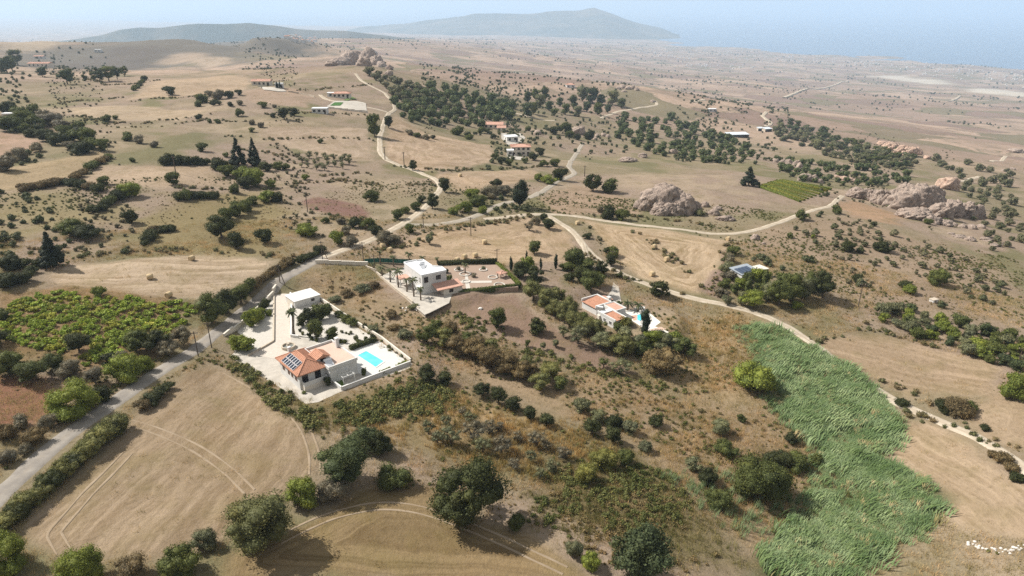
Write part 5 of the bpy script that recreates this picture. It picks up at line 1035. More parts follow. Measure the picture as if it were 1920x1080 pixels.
for i, (u, v) in enumerate(((2.2, 4.6), (2.9, 5.6))):
    e = empty('solar_heater', (*(BO[:2]+np.array([math.cos(BRZ)*u-math.sin(BRZ)*v, math.sin(BRZ)*u+math.cos(BRZ)*v])), BZ+4.87), BRZ, ['solar collector on the white house roof, nearer of two', 'solar collector on the white house roof, farther of two'][i], 'water heater', 'solar collectors on the white roof')
    mesh_obj('collector', [(-.5,-.7,.05),(.5,-.7,.05),(.5,.4,.7),(-.5,.4,.7),(-.5,-.7,-.0),(.5,-.7,-.0),(.5,.4,.64),(-.5,.4,.64)], [(0,1,2,3),(4,7,6,5),(0,4,5,1),(1,5,6,2),(2,6,7,3),(3,7,4,0)], ALU, e); MB().tube([(-.6,.6,.75),(.6,.6,.75)], .2, 10).build('tank', ALU, e)
G = lambda x, y: gp(x, y)[:2]
# formal garden
gz = max(gp(x, y)[2] for x, y in ((840,505),(935,500),(975,535),(858,540)))
flat('garden_soil', [(832,500),(934,496),(972,538),(852,545),(840,522)], plain('garden_soil', (.30,.22,.165), .95, .12, 2), gz, .02, label='brown gravel of the formal garden', thick=1.5)
for nm, px in (('garden_path', [(836,527),(922,526),(922,530),(836,531)]), ('garden_path', [(872,514),(876,514),(882,540),(874,542),(872,528)])):
    flat(nm, px, SAND, gz, .045 if px[0][0] == 836 else .055, label='pale cross path in the formal garden, %s arm' % ('long' if px[0][0] == 836 else 'short'))
def ring(px, py, r, label, mat=SAND):
    p = at(px, py, gz+.06); m = MB(); n = 18
    for i in range(n):
        a, b = 6.2832*i/n, 6.2832*(i+1)/n
        m.add([(q*math.cos(s), q*math.sin(s), z_) for s in (a, b) for q, z_ in ((r, .0), (r, .16), (r-.28, .16), (r-.3, .0))], [(0,4,5,1),(1,5,6,2),(2,6,7,3)])
    o = m.build('flower_bed_edging', STONEW if mat is None else mat, None); o.location = tuple(p); tag(o, label, 'flower bed', 'round beds of the formal garden')
for (x, y, r_, lb) in ((872,514,1.5,'round pale bed edging around the garden palm'),(874,528,1.1,'round bed edging at the crossing of the garden paths'),(860,506,1.2,'round bed edging around the grey shrub'),(906,506,1.1,'round bed edging at the back of the garden'),(924,520,1.3,'round bed edging near the garden pavilion'),(936,534,1.4,'round bed edging at the front hedge')): ring(x, y, r_, lb)
garden('bush', ['grey', 'olive'], [(860,507,10),(906,506,9),(888,520,10)], 'grey shrub in a round bed of the formal garden', 'grey shrubs in the formal garden', 1.1)
garden('bush', ['mid', 'dark'], [(838,512,14),(842,526,14),(842,540,16),(924,520,6),(936,535,6)], 'green shrub between white house and formal garden', 'green shrubs by the formal garden', 1.1)
pv_ = empty('garden_pavilion', at(941, 520, gz), BRZ+.1, 'little pavilion with a terracotta roof in the formal garden', 'pavilion')
for a in (-.8, .8):
    for b in (-.7, .7): MB().box(a-.08, a+.08, b-.08, b+.08, 0, 1.3).build('post', SHUTTER, pv_)
hip_roof(pv_, -.9, .9, -.8, .8, 1.35, .35, TERRAP, .2, .9)
leafy_box('hedge', G(822,497), G(931,494), .9, 1.0, 'dark', 'long dark clipped hedge behind the formal garden')
leafy_box('hedge', G(852,548), G(973,543), .9, 1.1, (.085,.11,.03), 'long clipped hedge in front of the formal garden')
leafy_box('hedge', G(932,496), G(974,541), .9, 1.0, 'bright', 'bright clipped hedge on the right of the formal garden')
gf = empty('green_fence', (*G(730,495), gz), 0, 'green mesh fence behind the palms of the white house', 'fence'); a, b = G(684,494), G(772,494); c0 = np.array(gf.location[:2]); netm = plain('green_netting', (.03,.12,.09), .8, .2, 3)
n = 10
for i in range(n+1):
    q = a+(b-a)*i/n-c0; zq = gh(*(q+c0))-gz; MB().bar((*q, zq-.2), (*q, zq+1.3), .07, .07).build('post', IRON, gf)
    if i < n: q2 = a+(b-a)*(i+1)/n-c0; MB().bar((*q, zq+.65), (*q2, gh(*(q2+c0))-gz+.65), .03, 1.15).build('mesh_panel', netm, gf)
lz = gp(925, 580)
def boulder(name, p, r, mat, label=None, cat=None, parent=None, group=None, sq=(1, 1, .7), seed=0, sub=3, amp=.28, rot=0):
    iv, it = ico(sub); q = np.random.default_rng(seed); d = iv.copy(); off = q.uniform(-50, 50, 3)
    def n3(v, f, s): return (vnoise(v[:, 0]*f+off[0], v[:, 1]*f+v[:, 2]*f*1.7+off[1], s)+vnoise(v[:, 1]*f+off[2], v[:, 2]*f-v[:, 0]*f*.8, s+1))*.5
    dv = d*np.array([1, 1, .45])
    rad = 1+amp*n3(d, 1.3, seed)+amp*.45*n3(d, 3.1, seed+3)
    for f_, a_, w_ in ((1.7, .55, .10), (3.4, .38, .12), (6.5, .22, .16)):    # fissures, mostly upright
        rad -= amp*a_*np.clip(1-np.abs(n3(dv, f_, seed+int(f_*10)))/w_, 0, 1)**.7
    rad += amp*.30*n3(d, 7.5, seed+6)+amp*.20*n3(d, 15.0, seed+7)
    V = d*rad[:, None]*r*np.array(sq); c_, s_ = math.cos(rot), math.sin(rot); V = np.c_[V[:, 0]*c_-V[:, 1]*s_, V[:, 0]*s_+V[:, 1]*c_, V[:, 2]]
    o = link(bpy.data.objects.new(name, to_mesh(name, V, None, np.array(it), mat)), parent); o.location = tuple(map(float, p))
    return tag(o, label, cat, group) if label else o
ROCKW = plain('white_rock', (.62,.58,.52), .95, .15, 2)
boulder('boulder', (lz[0]-3.0, lz[1], lz[2]+.2), .55, ROCKW, 'single white boulder on the brown field below the white house', 'boulder', seed=5)
rub = empty('stone_pile', gp(775, 580), 0, 'pile of stones and timber beside the white house yard', 'stone pile')
for i in range(9): boulder('stone', (random.uniform(-2.5, 2.5), random.uniform(-1, 1), .1), random.uniform(.2, .45), ROCKW, parent=rub, seed=60+i, sub=1)

# ------------------------------------------------------------------ terracotta-roofed house with triangular pool terrace
CZ = -2.4
CO = at(1150, 616, CZ); Cd = at(1103, 590, CZ)-CO; CRZ = math.atan2(Cd[1], Cd[0])
hc = empty('terracotta_house', (CO[0], CO[1], CZ), CRZ, 'rambling white house with three terracotta lean to roofs', 'house'); hc.scale = (.9, .9, .70)
# local x runs back along the long lower wall; local -y points away from the camera
def lc(px, py, z): d = at(px, py, CZ+z)-CO; return np.array([d[0]*math.cos(CRZ)+d[1]*math.sin(CRZ), -d[0]*math.sin(CRZ)+d[1]*math.cos(CRZ)])
MB().box(-.3, 6.2, -3.6, 0, -.5, 2.7).build('wall', WHITE, hc); mono_roof(hc, -.5, 4.2, -3.3, -.25, 3.05, 2.75, TERRA, 'v'); 
for a in ((-.55, 6.3, -.25, .05), (-.55, 6.3, -3.7, -3.4), (4.2, 4.5, -3.4, -.25)): MB().box(*a, 2.6, 3.25).build('parapet', WHITE, hc)
MB().box(4.5, 6.25, -3.4, -.25, 2.7, 2.8).build('flat_roof', WROOF, hc)
MB().box(3.6, 8.2, -7.2, -3.61, -.5, 2.9).build('wall', WHITE, hc); mono_roof(hc, 3.8, 8.0, -6.9, -4.0, 3.0, 3.2, TERRAP, 'u')
for a in ((3.5, 8.3, -3.9, -3.62), (3.5, 8.3, -7.3, -7.0), (3.5, 3.78, -7.0, -3.9), (8.0, 8.3, -7.0, -3.9)): MB().box(*a, 2.85, 3.35).build('parapet', WHITE, hc)
MB().box(8.2, 14.2, -6.6, -1.4, -.5, 2.6).build('wall', WHITE, hc); mono_roof(hc, 8.6, 14.0, -6.2, -1.1, 3.3, 2.6, TERRA, 'v')
for a in ((8.25, 8.6, -6.5, -1.2), (14.0, 14.3, -6.7, -1.2), (8.6, 14.0, -6.7, -6.3)): MB().box(*a, 2.55, 3.5).build('parapet', WHITE, hc)
cc_ = MB().box(9.4, 10.3, -7.2, -6.4, 2.6, 4.3).build('chimney', WHITE, hc); MB().box(9.3, 10.4, -7.3, -6.3, 4.3, 4.42).build('cap', WHITE, cc_)
mono_roof(hc, 10.4, 14.0, -9.0, -6.8, 2.5, 2.6, TERRAP, 'v', 'porch_roof'); [MB().box(a, a+.2, -8.9, -8.7, -.3, 2.4).build('post', WHITE, hc) for a in (10.5, 13.6)]
for u in (1.2, 3.4): window(hc, u, 0, .9, .8, 1.0, '+v', None, WHITE)
window(hc, -.3, -1.8, 1.0, .9, .9, '-u', None, WHITE); MB().box(5.0, 5.9, -.02, .5, -.3, 2.1).build('porch', CREAM, hc)
e = empty('solar_heater', (CO[0]+math.cos(CRZ)*6.4+math.sin(CRZ)*1.6, CO[1]+math.sin(CRZ)*6.4-math.cos(CRZ)*1.6, CZ+2.02), CRZ+.6, 'solar water heater on the low roof of the terracotta house', 'water heater')
mesh_obj('collector', [(-.6,-.7,.05),(.6,-.7,.05),(.6,.4,.7),(-.6,.4,.7),(-.6,-.7,-.0),(.6,-.7,-.0),(.6,.4,.64),(-.6,.4,.64)], [(0,1,2,3),(4,7,6,5),(0,4,5,1),(1,5,6,2),(2,6,7,3),(3,7,4,0)], ALU, e); MB().tube([(-.7,.6,.75),(.7,.6,.75)], .22, 10).build('tank', WROOF, e)
flat('driveway', [(1150,530),(1160,538),(1166,572),(1134,566),(1138,556),(1146,546)], PAVING, None, .1, label='pale driveway above the terracotta house', thick=1.2)
flat('pool_terrace', [(1168,582),(1209,579),(1216,585),(1239,604),(1228,612),(1244,618),(1262,626),(1240,632),(1214,620),(1190,604),(1176,598)], plain('pale_terrace', (.66,.62,.55), .85, .06, .8), CZ, .05, label='pale triangular terrace of the terracotta house pool', thick=1.5)
pool([(1195,591),(1206,588),(1206,599),(1200,602),(1195,600)], CZ, 'small turquoise pool on the triangular terrace', .25)
flat('pool_patio', [(1183,592),(1195,590),(1195,600),(1188,601)], TERRAP, CZ, .07, label='terracotta paved patch beside the small pool')
flat('lower_patio', [(1218,617),(1240,613),(1250,617),(1222,621)], TERRTILE, CZ, .07, label='pink paved step below the triangular terrace')
wall_line('terrace_wall', [at(x, y, CZ)[:2] for x, y in ((1188,582),(1208,579),(1206,588))], .5, .2, WHITE, 'white parapet behind the small pool', zf=CZ)
garden('bush', ['mid', 'dark'], [(1140,578,26),(1150,582,26),(1160,574,16)], 'green shrub between terracotta house and its pool', 'shrubs beside the small pool', .9)
garden('bush', ['acacia', 'yellow'], [(1168,612,26),(1178,610,22)], 'golden green tree at the end of the terracotta house', 'golden trees at the terracotta house', 1.1)
# hidden house in the grove
p = gp(1392, 522); hd = empty('hidden_house', p, .5, 'small house with a solar roof half hidden in the grove', 'house')
MB().box(-2.5, 3.5, -2, 2.2, -.5, 2.2).build('wall', WHITE, hd); mono_roof(hd, -2.8, 3.8, -2.3, 2.5, 2.25, 2.75, plain('grey_roof', (.30,.33,.36), .5, .08, 1), 'v')
for i in range(4): mesh_obj('solar_panel', [(-2.4+i*1.2,-1.6,2.47),(-1.3+i*1.2,-1.6,2.47),(-1.3+i*1.2,1.2,2.76),(-2.4+i*1.2,1.2,2.76)], [(0,1,2,3)], plain('blue_solar_cells', (.05,.07,.11), .2, .1, 3), hd)
window(hd, -1.0, -2, .8, .8, .8, '-v'); MB().box(3.5, 7.5, -1.6, 1.4, -.5, 1.9).build('annex_wall', CREAM, hd); MB().box(3.4, 7.7, -1.8, 1.6, 1.9, 2.05).build('annex_roof', CREAM, hd)

# ------------------------------------------------------------------ rocks
def rock_mat(name, a, b, dark):
    t = NT(name); p = t.n('TexCoord').outputs['Object']; st = t.n('Mapping', {0: p, 'Scale': (1, 1, .35)}).outputs[0]
    c = t.mix(t.ramp(t.noise(p, .35, 6, .65), .35, .65), a, b); c = t.mix(t.math('MULTIPLY', t.ramp(t.noise(st, .9, 5, .7), .50, .64), .85), c, dark)
    return t.done(c, .95, .1, t.math('ADD', t.noise(p, .8, 6, .7), t.math('MULTIPLY', t.noise(p, 3, 4, .7), .5)), 1.0, .6)
ROCK = rock_mat('weathered_rock', (.29,.22,.175), (.42,.335,.27), (.12,.10,.088)); ROCKP = rock_mat('pink_rock', (.40,.26,.19), (.54,.40,.30), (.26,.18,.15))
_rs = [300]
def outcrop(label, parts, mat=None, group=None, single='rock_outcrop', amp=.28, hk=.8, wk=1.0):
    """a rock outcrop: one root, each boulder a part; parts = (px, py of the foot, half width px, height px, depth factor)"""
    p0 = gp(parts[0][0], parts[0][1]); e = empty(single, p0, 0, label, 'rocks' if len(parts) > 1 else 'rock', group)
    for i, (x, y, w_, h_, dp) in enumerate(parts):
        p = gp(x, y); s = 1/ppm(p); _rs[0] += 1; W, H = w_*s, h_*s
        H *= hk; W *= wk
        boulder('boulder', (p[0]-p0[0], p[1]-p0[1]+W*dp*.6, p[2]-p0[2]+H*.12), 1.0, mat or ROCK, parent=e, sq=(W, W*dp, H), seed=_rs[0], sub=5 if w_ > 16 else 4 if w_ > 8 else 3, amp=amp)
    return e
outcrop('large domed rock with dark streaks above the white track', [(1248,398,50,52,.7),(1222,396,26,36,.8),(1282,402,30,38,.8),(1262,404,24,26,.8),(1300,400,18,22,.9),(1238,404,18,18,.9),(1212,394,14,16,.8)], amp=.22, hk=.85)
outcrop('broken slabs lying right of the large domed rock', [(1340,404,11,12,.8),(1362,414,18,9,.6),(1346,394,10,8,.7),(1322,388,9,12,.8)])
outcrop('long craggy cliff of pale boulders on the right', [(1722,398,48,52,.6),(1612,372,20,20,.8),(1634,376,20,26,.8),(1656,384,20,34,.8),(1680,382,22,32,.8),(1742,390,34,48,.7),(1728,414,30,26,.7),(1704,366,20,26,.8),(1768,412,22,34,.9),(1790,406,22,36,.9),(1814,408,20,34,.9),(1834,408,16,30,.9),(1752,420,16,16,.9),(1776,424,14,14,1),(1700,408,18,20,.8)], amp=.30, hk=.72, wk=1.08)
outcrop('pink dome boulder behind the right end of the cliff', [(1782,356,24,24,.7)], ROCKP)
outcrop('pale boulders at the foot of the right cliff', [(1808,428,8,7,1),(1826,430,9,8,1),(1842,428,8,8,1),(1790,424,7,7,1),(1850,420,6,6,1)])
outcrop('craggy rock group at the end of the wooded strip', [(1700,292,22,22,.7),(1674,282,18,16,.7),(1656,272,10,8,.8),(1720,290,12,14,.9),(1740,298,8,7,1)], ROCKP)
outcrop('upright rocks above the bright vine rows, left group', [(1480,314,10,16,.8),(1494,318,10,18,.8),(1468,310,9,12,.8),(1500,320,8,15,.8),(1455,304,7,8,.9)])
outcrop('upright rocks above the bright vine rows, right group', [(1510,340,14,16,.8),(1528,342,11,15,.8),(1538,344,8,9,.8)])
outcrop('bare sloping slab between the wooded strip and the cliff', [(1590,340,20,6,.8),(1578,334,12,5,.8)], ROCKP)
outcrop('rocky knoll crowned with boulders on the left skyline', [(668,122,18,20,.7),(640,122,14,12,.7),(655,122,14,18,.7),(690,122,15,21,.7),(680,124,12,12,.8),(704,122,10,14,.8),(618,124,9,7,.8),(628,123,10,9,.8),(715,126,8,8,.9),(730,130,6,6,.9),(697,106,8,8,.8)], hk=1.2, wk=1.35)
outcrop('two pale boulders on the slope below the rocky knoll', [(728,142,9,10,.8),(706,146,5,6,.8),(712,150,4,4,.8)])
outcrop('large upright boulder with a shaded side above the scrub', [(1084,252,15,16,.8)])
outcrop('egg shaped boulder left of the upright shaded boulder', [(1008,252,8,9,.9)])
outcrop('row of round boulders right of the upright shaded boulder', [(1108,258,6,8,1),(1120,258,6,7,1),(1132,256,6,8,1),(1140,258,5,7,1),(1116,262,5,5,1)])
outcrop('jumble of boulders on the distant grove hill', [(1160,168,5,6,1),(1168,166,6,8,1),(1177,168,6,7,1),(1186,167,6,8,1),(1194,170,5,6,1),(1170,172,6,4,1),(1225,192,6,5,1)])
outcrop('pale rocks among bushes on the upper stubble field', [(776,254,6,6,1),(786,258,6,5,1),(796,260,5,5,1),(770,250,4,4,1)])
outcrop('flat pale rock beside the gravel lane above the dome rock', [(1178,304,18,9,.8),(1206,296,9,9,.8)])
outcrop('small rounded rock among the scrub right of the lane', [(1263,288,9,9,.8)])
outcrop('pale rock in the bushes below the white track bend', [(1417,450,9,11,.8),(1432,458,4,4,1)])
outcrop('scattered low rocks on the right slope under the cliff', [(1800,446,14,5,.7),(1822,452,10,8,.8),(1852,452,12,7,.8),(1866,462,9,6,.8),(1880,460,6,5,.8),(1785,440,8,4,.8)])
outcrop('pale rock ledge at the right edge of the picture', [(1908,286,14,7,.8),(1890,322,9,4,.8),(1900,318,6,4,.8)])
sp0 = gp(1860, 1018); wst = empty('stone_pile', sp0, 0, 'line of white stones at the lower right edge', 'stone pile')
for i in range(46):
    f = i/45; p = gp(1815+f*105+random.uniform(-6, 6), 1016+18*math.sin(f*2.6)+random.uniform(-6, 6)); boulder('stone', tuple(p-sp0+np.array([0, 0, .05])), random.uniform(.10, .34), ROCKW, parent=wst, seed=700+i, sub=1, sq=(1, .8, .6))
# small white skip on the right slope
p = gp(1750, 566); bxx = empty('field_hut', p, .4, 'tiny white block hut alone on the bare right slope', 'hut'); MB().box(-.9, .9, -.6, .6, -.1, .75).build('wall', WHITE, bxx); MB().box(-1.0, 1.0, -.7, .7, .75, .85).build('roof', STONEW, bxx); MB().box(-.2, .2, -.63, -.58, 0, .6).build('door', SHUTTER, bxx)

# ------------------------------------------------------------------ hay bales
t = NT('straw_bale'); tco = t.n('TexCoord').outputs['Object']; BALE = t.done(t.mix(t.ramp(t.noise(t.n('Mapping', {0: tco, 'Scale': (6, 1, 1)}).outputs[0], 5, 4, .7), .35, .65), (.34,.24,.13), (.62,.49,.30)), .95, .1, t.noise(tco, 14, 3), .6, .05)
def bale_mesh():
    m = MB(); n = 20; prof = [(-.62, .0), (-.62, .30), (-.60, .52), (-.62, .60), (-.56, .66), (.0, .69), (.56, .66), (.62, .60), (.60, .52), (.62, .30), (.62, .0)]
    for x_, r_ in prof: m.v += [(x_, r_*math.cos(6.2832*i/n)*(1+.02*math.sin(i*5)), .64+r_*math.sin(6.2832*i/n)) for i in range(n)]
    for k in range(len(prof)-1): m.f += [(k*n+i, k*n+(i+1) % n, (k+1)*n+(i+1) % n, (k+1)*n+i) for i in range(n)]
    me = bpy.data.meshes.new('hay_bale'); me.from_pydata(m.v, [], m.f); me.update(); me.materials.append(BALE); me.shade_smooth(); return me
BM_ = bale_mesh()
for x, y, rz, lb in [(360,488,1.2,'round straw bale near the upper edge of the left stubble field'),(282,523,.3,'round straw bale in the middle of the left stubble field'),(317,557,1.3,'round straw bale beside the vineyard edge'),
   (718,464,.6,'round straw bale at the left tip of the central stubble, farther of two'),(731,472,1.0,'round straw bale at the left tip of the central stubble, nearer of two'),(909,457,.3,'lone round straw bale in the middle of the central stubble'),(857,491,.9,'round straw bale behind the garden, left of three'),(871,485,.8,'round straw bale behind the garden, middle of three'),(891,482,.6,'round straw bale behind the garden, right of three'),
   (1083,421,.4,'round straw bale at the top corner of the right stubble'),(1226,466,.8,'round straw bale on the right stubble, upper one by the weedy strip'),(1250,489,.5,'round straw bale on the right stubble, lower one by the weedy strip'),(1223,517,.4,'round straw bale near the white track below the right stubble'),(1365,451,.7,'round straw bale beside the white track bend'),
   (863,331,.5,'distant straw bale on the upper narrow stubble, left one'),(1010,331,.5,'distant straw bale on the upper narrow stubble, right one')]:
    o = link(bpy.data.objects.new('hay_bale', BM_)); p = gp(x, y); o.location = (p[0], p[1], p[2]-.05); o.rotation_euler = (0, 0, rz); tag(o, lb, 'hay bale', 'round straw bales on the stubble')
# ------------------------------------------------------------------ utility poles
def pole(x, y, hpx, label, arm=True, prop=False):
    p = gp(x, y); H = hpx/ppm(p)/math.cos(PITCH+(y-540)/FPX*.8); e = empty('utility_pole', p, random.uniform(-.5, .5), label, 'utility pole', 'wooden utility poles')
    r_ = max(.11, .00065*np.hypot(p[0], p[1])); MB().tube([(0,0,-.5),(0,0,H)], [r_, r_*.75], 8).build('post', WOOD, e)
    if arm:
        MB().bar((-.7,0,H-.35),(.7,0,H-.35),.1,.12).build('crossarm', WOOD, e)
        for a in (-.6, 0, .6): MB().tube([(a,0,H-.29),(a,0,H-.1)], [.06,.04], 6).build('insulator', STONEW, e)
    if prop: MB().tube([(1.6,-.4,-.3),(.05,0,H*.82)], [r_*.9, r_*.8], 8).build('brace', WOOD, e)
for a in [(525,530,34,'pole with a slanting brace at the corner of the villa drive',True,True),(605,487,34,'braced pole at the far end of the lane',True,True),(397,652,48,'pole beside the villa gate'),(372,668,46,'pole on the left verge of the lane below the gate'),(577,398,36,'pole standing beside the red soil patch'),(682,494,40,'tall pole left of the green fence'),(703,508,30,'pole among the palms by the green fence'),
   (883,442,34,'pole on the central stubble field'),(932,497,30,'pole at the back corner of the formal garden'),(1072,484,18,'short pole at the right edge of the central stubble'),(794,427,24,'pole beside the grey lane below the pale track'),(1162,520,28,'pole beside the white track above the driveway'),(1148,492,22,'pole by the dark bush at the white track'),(1363,574,28,'pole at the lower left of the hidden house grove'),
   (1609,576,44,'tall leaning pole on the brown slope above the reed bed'),(1906,690,38,'pole in the scrub at the right edge'),(330,326,32,'pole on the pale terraced field at left'),(758,314,28,'pole on the upper stubble beside the pale track'),(1096,331,20,'pole beside the gravel lane near the pink house'),(722,300,24,'thin pole beside the bend of the pale track')]: pole(*a)

# ------------------------------------------------------------------ vineyards
VB = [crown_mesh('vine', 400+i, 210, .19, 'round', .5, 8, (.17, .27), .55, 0, .85) for i in range(5)]
vp = world_poly([(0,572),(60,556),(112,545),(200,556),(370,572),(372,590),(330,622),(300,640),(265,680),(230,668),(160,690),(110,660),(30,650),(0,640)]); r = np.random.default_rng(12); spots = []
dx, dy = np.array([.96, -.28]), np.array([.28, .96]); lo, hi = vp.min(0)-3, vp.max(0)+3; cc0 = (lo+hi)/2
for i in range(-45, 46):
    for j in range(-45, 46):
        q = cc0+dx*(i*1.62+r.normal(0, .16)+(j % 2)*.8)+dy*(j*1.75+r.normal(0, .16))
        if poly_sd(vp, q[:1], q[1:])[0] > .3 and r.uniform() < .94 and all(np.hypot(q[0]-a, q[1]-b) > w_*.45 for a, b, w_ in TREES): spots.append(q)
spots.sort(key=lambda q: np.hypot(*q)); print('vines', len(spots))
vine_rest = spots[300:]; TR0 = np.array(spots[:300])
for q in TR0:
    o = link(bpy.data.objects.new('vine', VB[int(r.integers(5))])); o.location = (q[0], q[1], gh(*q)-.08); o.rotation_euler = (0, 0, r.uniform(0, 6)); s = r.uniform(1.35, 2.2); o.scale = (s*1.15, s, s*r.uniform(.8, 1.1))
    o.color = (*(np.array((.23, .30, .045) if r.uniform() < .7 else (.29, .31, .055))*r.uniform(.8, 1.15)), 1); tag(o, 'bright green bush vine on the reddish soil left of the lane', 'vine', 'bush vines of the left vineyard')
if vine_rest:
    me = VB[0].copy(); me.materials.clear(); me.materials.append(foliage_mat('far_vine_leaves', (.13,.175,.03))); q = np.array(vine_rest)
    scatter_stuff('vines', 'farther bush vines of the left vineyard', np.c_[q, ghv(q[:, 0], q[:, 1])-.08], r.uniform(1.5, 2.3, len(q)), me)
def vrow(pa, pb, w_, h_, col, label, group):
    a, b = G(*pa), G(*pb); return leafy_box('vine_row', a, b, w_, h_, col, label, 'vine row', group)
ORD = ['first','second','third','fourth','fifth','sixth','seventh','eighth','ninth','tenth','eleventh','twelfth','thirteenth','fourteenth','fifteenth','sixteenth','seventeenth','eighteenth','nineteenth','twentieth','twenty-first','twenty-second','twenty-third','twenty-fourth','twenty-fifth']
for i in range(9):
    f = i/8; vrow((1424+f*42, 352-f*12), (1500+f*58, 379-f*22), 1.1, .9, (.20,.21,.04) if i % 2 else (.15,.19,.035), 'bright vine row left of the cliff, %s from the front' % ORD[i], 'vine rows left of the cliff')
for i in range(8):
    f = i/7; vrow((893+f*62, 206-f*2+(2 if f > .5 else 0)), (905+f*62, 191+f*7), 1.6, 1.2, (.10,.135,.035), 'green vine row on the wooded slope, %s from the left' % ORD[i], 'vine rows on the wooded slope')

# ------------------------------------------------------------------ houses farther off
def house(px, py, wpx, dep, h, rz, roof, label, rmat=None, wmat=None, nwin=3, name='house', group=None, storeys=1, rise=1.2):
    """a farther house sized by its width in the photograph: walls, roof, door and each window"""
    p = gp(px, py); W = wpx/ppm(p); e = empty(name, p, rz, label, 'house', group); D_ = W*dep; H = h
    MB().box(-W/2, W/2, 0, D_, -3, H).build('wall', wmat or WHITE, e)
    if roof == 'hip': hip_roof(e, -W/2, W/2, 0, D_, H+.02, rise, rmat or TERRAP, .4)
    elif roof == 'gable': gable_roof(e, -W/2, W/2, 0, D_, H+.02, rise, rmat or TERRAP, 'u')
    else: MB().box(-W/2-.2, W/2+.2, -.2, D_+.2, H, H+.25).build('roof', rmat or WROOF, e)
    for s in range(storeys):
        for i in range(nwin):
            u = -W/2+W*(i+.5)/nwin; zb = H/storeys*s+H/storeys*.35; w_, hh = min(1.3, W/nwin*.45), H/storeys*.4; window(e, u, 0, zb, w_, hh, '-v', None, None, .04)
    window(e, -W/2, D_*.5, H*.4, min(1.2, D_*.3), H*.3, '-u'); d_ = MB().box(W*.32, W*.32+.9, -.05, -.0, -.1, min(2.0, H*.7)).build('door', SHUTTER, e); return e
house(977, 292, 36, .7, 4.6, .06, 'hip', 'two storey cream house with a pale pink tiled roof', nwin=4, storeys=2, wmat=CREAM, rise=.9)
house(957, 292, 12, 1.0, 2.6, .06, 'flat', 'low white annex left of the two storey cream house', nwin=1)
house(925, 241, 36, .6, 2.6, -.05, 'gable', 'long low house with a pink tiled roof above the stubble', nwin=4, wmat=CREAM)
house(940, 246, 16, .9, 2.2, -.05, 'gable', 'small wing with a pink roof in front of the long low house', nwin=2, wmat=CREAM)
house(961, 266, 22, .9, 3.0, .3, 'flat', 'white flat roofed outbuilding between the two pink roofed houses', nwin=2)
house(599, 213, 28, .5, 2.6, 0, 'flat', 'white flat house below the hilltop estate', nwin=3)
house(640, 184, 32, .5, 2.8, .05, 'hip', 'pale house with pink roof at the hilltop estate', nwin=4, wmat=CREAM, rise=.9)
house(620, 182, 12, .8, 2.4, .05, 'flat', 'small white wing left of the hilltop estate house', nwin=1)
house(495, 162, 24, .6, 3.4, 0, 'gable', 'beige house with terracotta roof left of the two far cypresses', nwin=3, wmat=CREAM)
house(478, 160, 12, .8, 2.8, 0, 'gable', 'small terracotta wing at the left of the beige far house', nwin=1, wmat=CREAM)
house(523, 166, 14, .6, 3.0, 0, 'flat', 'white terrace block right of the beige far house', nwin=2)
batch('cypress', 'conifer', [(519,166,3.2),(525,167,3.2),(521,166,2.8)], 'far slim cypress in front of the white terrace block', 'far slim cypresses', 1.0)
house(1070, 165, 16, .8, 4.0, .1, 'hip', 'far white house with terracotta roof on the grove hill', nwin=2, rise=1.6)
house(1336, 210, 14, .6, 3.5, 0, 'flat', 'far pale house in green trees above the farm sheds', nwin=2)
house(72, 126, 40, .4, 4.0, 0, 'gable', 'long far house with a tiled roof beside the tall trees at left', nwin=5, wmat=CREAM)
house(72, 110, 18, .5, 3.6, 0, 'gable', 'smaller far house above the long one at left', nwin=2)
house(183, 99, 12, .6, 5, 0, 'flat', 'tiny white house on the far left plateau', nwin=2)
house(18, 222, 24, .5, 2.2, .1, 'flat', 'white shed at the left edge above the thicket', nwin=1)
for x, y, w_, dp, rz, lb in ((1385,258,40,.45,.12,'long grey metal farm shed above the wooded strip'),(1441,247,15,.7,.35,'small blue grey farm shed at the bend of the track'),(1426,246,10,.6,.2,'smallest farm shed between the two larger ones')):
    p = gp(x, y); W = w_/ppm(p); e = empty('farm_shed', p, rz, lb, 'shed', 'farm sheds'); D_ = W*dp
    mono_roof(e, -W/2-.4, W/2+.4, -.5, D_+.5, 3.0, 3.8, METAL, 'v'); MB().box(-W/2, W/2, D_-.3, D_, -2, 3.5).build('rear_wall', METAL, e); [MB().box(s*W/2-.15, s*W/2+.15, .1, D_-.3, -2, 2.8).build('side_wall', STONEW, e) for s in (-1, 1)]
    for i in range(5): u = -W/2+W*(i+.5)/5; MB().box(u-.15, u+.15, -.1, .2, -2, 2.9).build('post', IRON, e)
# the hilltop estate's garden
flat('estate_paving', [(612,200),(628,190),(668,190),(686,194),(688,208),(660,207),(630,203)], PAVING, None, .25, label='pale paving of the hilltop estate', thick=3)
flat('estate_lawn', [(619,199),(628,193),(644,193),(638,199)], plain('watered_lawn', (.05,.13,.025), .9, .2, 1), None, .4, label='square green lawn of the hilltop estate', thick=2)
flat('estate_lawn', [(644,188),(660,182),(668,186),(650,190)], LAWN, None, .35, label='upper lawn of the hilltop estate', thick=2)
flat('estate_paving', [(484,165),(500,164),(530,167),(538,172),(520,172),(495,169)], PAVING, None, .3, label='pale forecourt of the beige far house', thick=3)
wall_line('estate_wall', [gp(x, y)[:2] for x, y in ((614,203),(640,206),(690,212))], .9, .35, CREAM, 'pale wall along the front of the hilltop estate')
wall_line('estate_wall', [gp(x, y)[:2] for x, y in ((540,172),(560,176),(580,180),(590,183))], .8, .35, STONEW, 'stone wall between the beige far house and the estate')
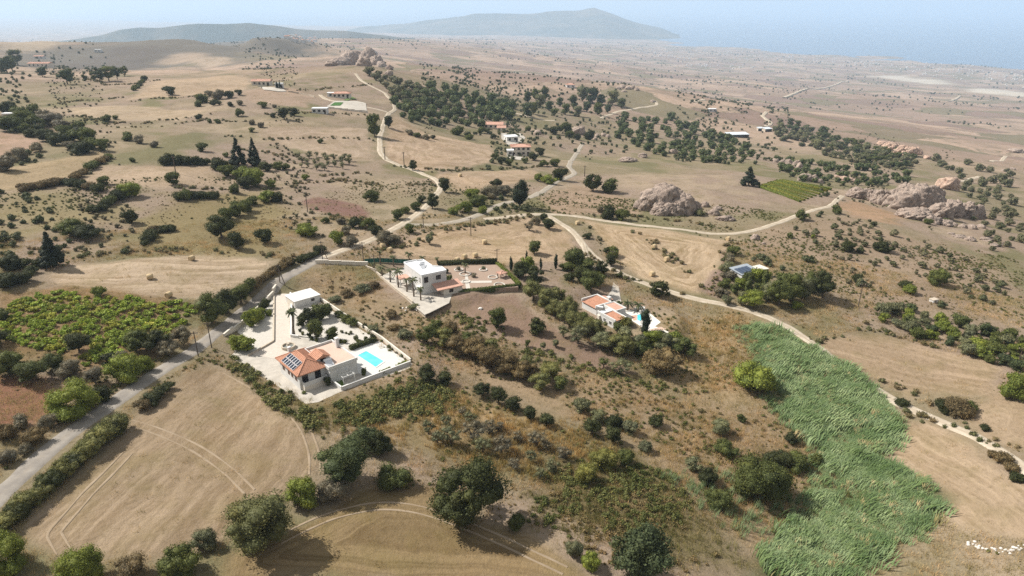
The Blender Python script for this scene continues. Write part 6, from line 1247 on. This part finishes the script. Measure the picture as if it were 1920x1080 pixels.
flat('yard', [(950,292),(962,290),(985,296),(988,302),(972,300),(952,296)], PAVING, None, .15, label='pale yard in front of the cream two storey house', thick=2)
flat('yard', [(940,250),(975,250),(985,258),(975,272),(952,272),(940,260)], PAVING, None, .12, label='pale yard between the pink roofed houses', thick=2)
# village on the far hill: every house one thing
k = 0
for i in range(34):
    x = random.gauss(560, 20); y = 76+random.uniform(-5, 5)+(x-560)*.06
    if not 500 < x < 610: continue
    p = gp(x, y); W = random.uniform(4.0, 7.0)/ppm(p); e = empty('village_house', p, random.uniform(-.4, .4), 'tiny white house of the village on the far left hill', 'house', 'village on the far left hill'); H = random.uniform(5, 9)
    MB().box(-W/2, W/2, 0, W*.7, -4, H).build('wall', WHITE, e)
    if random.random() < .5: hip_roof(e, -W/2, W/2, 0, W*.7, H, 2.0, TERRAP, .4)
    else: MB().box(-W/2-.2, W/2+.2, -.2, W*.7+.2, H, H+.5).build('roof', WROOF, e)
# coastal town: a mass of white specks
bx = MB().box(-.5, .5, -.5, .5, -.2, .7).add([(-.55,-.55,.7),(.55,-.55,.7),(.55,.55,.7),(-.55,.55,.7),(0,0,.95)], [(0,1,4),(1,2,4),(2,3,4),(3,0,4)]); bme = bpy.data.meshes.new('town_block'); bme.from_pydata(bx.v, [], bx.f); bme.update(); bme.materials.append(plain('town_white', (.50,.47,.43), .8, .1, .1))
P_ = []
for x0, y0, x1, y1, n, sp in ((1200,88,1330,98,80,4),(1290,92,1520,116,140,6),(1480,106,1640,120,90,6),(1620,116,1760,134,90,7),(1740,122,1920,146,170,9),(1230,104,1300,110,40,2),(1280,122,1420,128,40,2),(1150,92,1230,100,40,3)):
    for _ in range(n):
        f = random.random(); q = gp(x0+(x1-x0)*f, y0+(y1-y0)*f+random.gauss(0, sp))
        if q[2] > SEA+1: P_.append(q)
scatter_stuff('coastal_town', 'white town strung along the distant coast', np.array(P_), np.random.default_rng(4).uniform(4, 9, len(P_)), bme)

# trees that half hide the hidden house and the terracotta house; plants in the rock joints
batch('tree', ['mid', 'bright', 'olive'], [(1388,544,26),(1402,540,30),(1420,536,32),(1376,552,24),(1434,534,28)], 'green tree screening the front of the hidden house', 'screen of trees at the hidden house', 1.1)
batch('tree', ['acacia', 'mid'], [(1092,606,30),(1106,616,32),(1122,628,34),(1078,598,26),(1160,622,28)], 'feathery tree close against the terracotta house wall', 'trees against the terracotta house', .85)
batch('low', ['mid', 'olive'], [(1238,404,14),(1268,402,16),(1290,396,14),(1226,400,12),(1312,404,18),(1300,386,12),(1690,384,14),(1664,388,10),(1758,404,16),(1782,400,14),(1802,402,14),(1740,420,16),(1772,416,12),(1824,412,12),(1640,380,10)], 'small green shrub rooted in the rock joints', 'shrubs in the rock joints', 1.2)
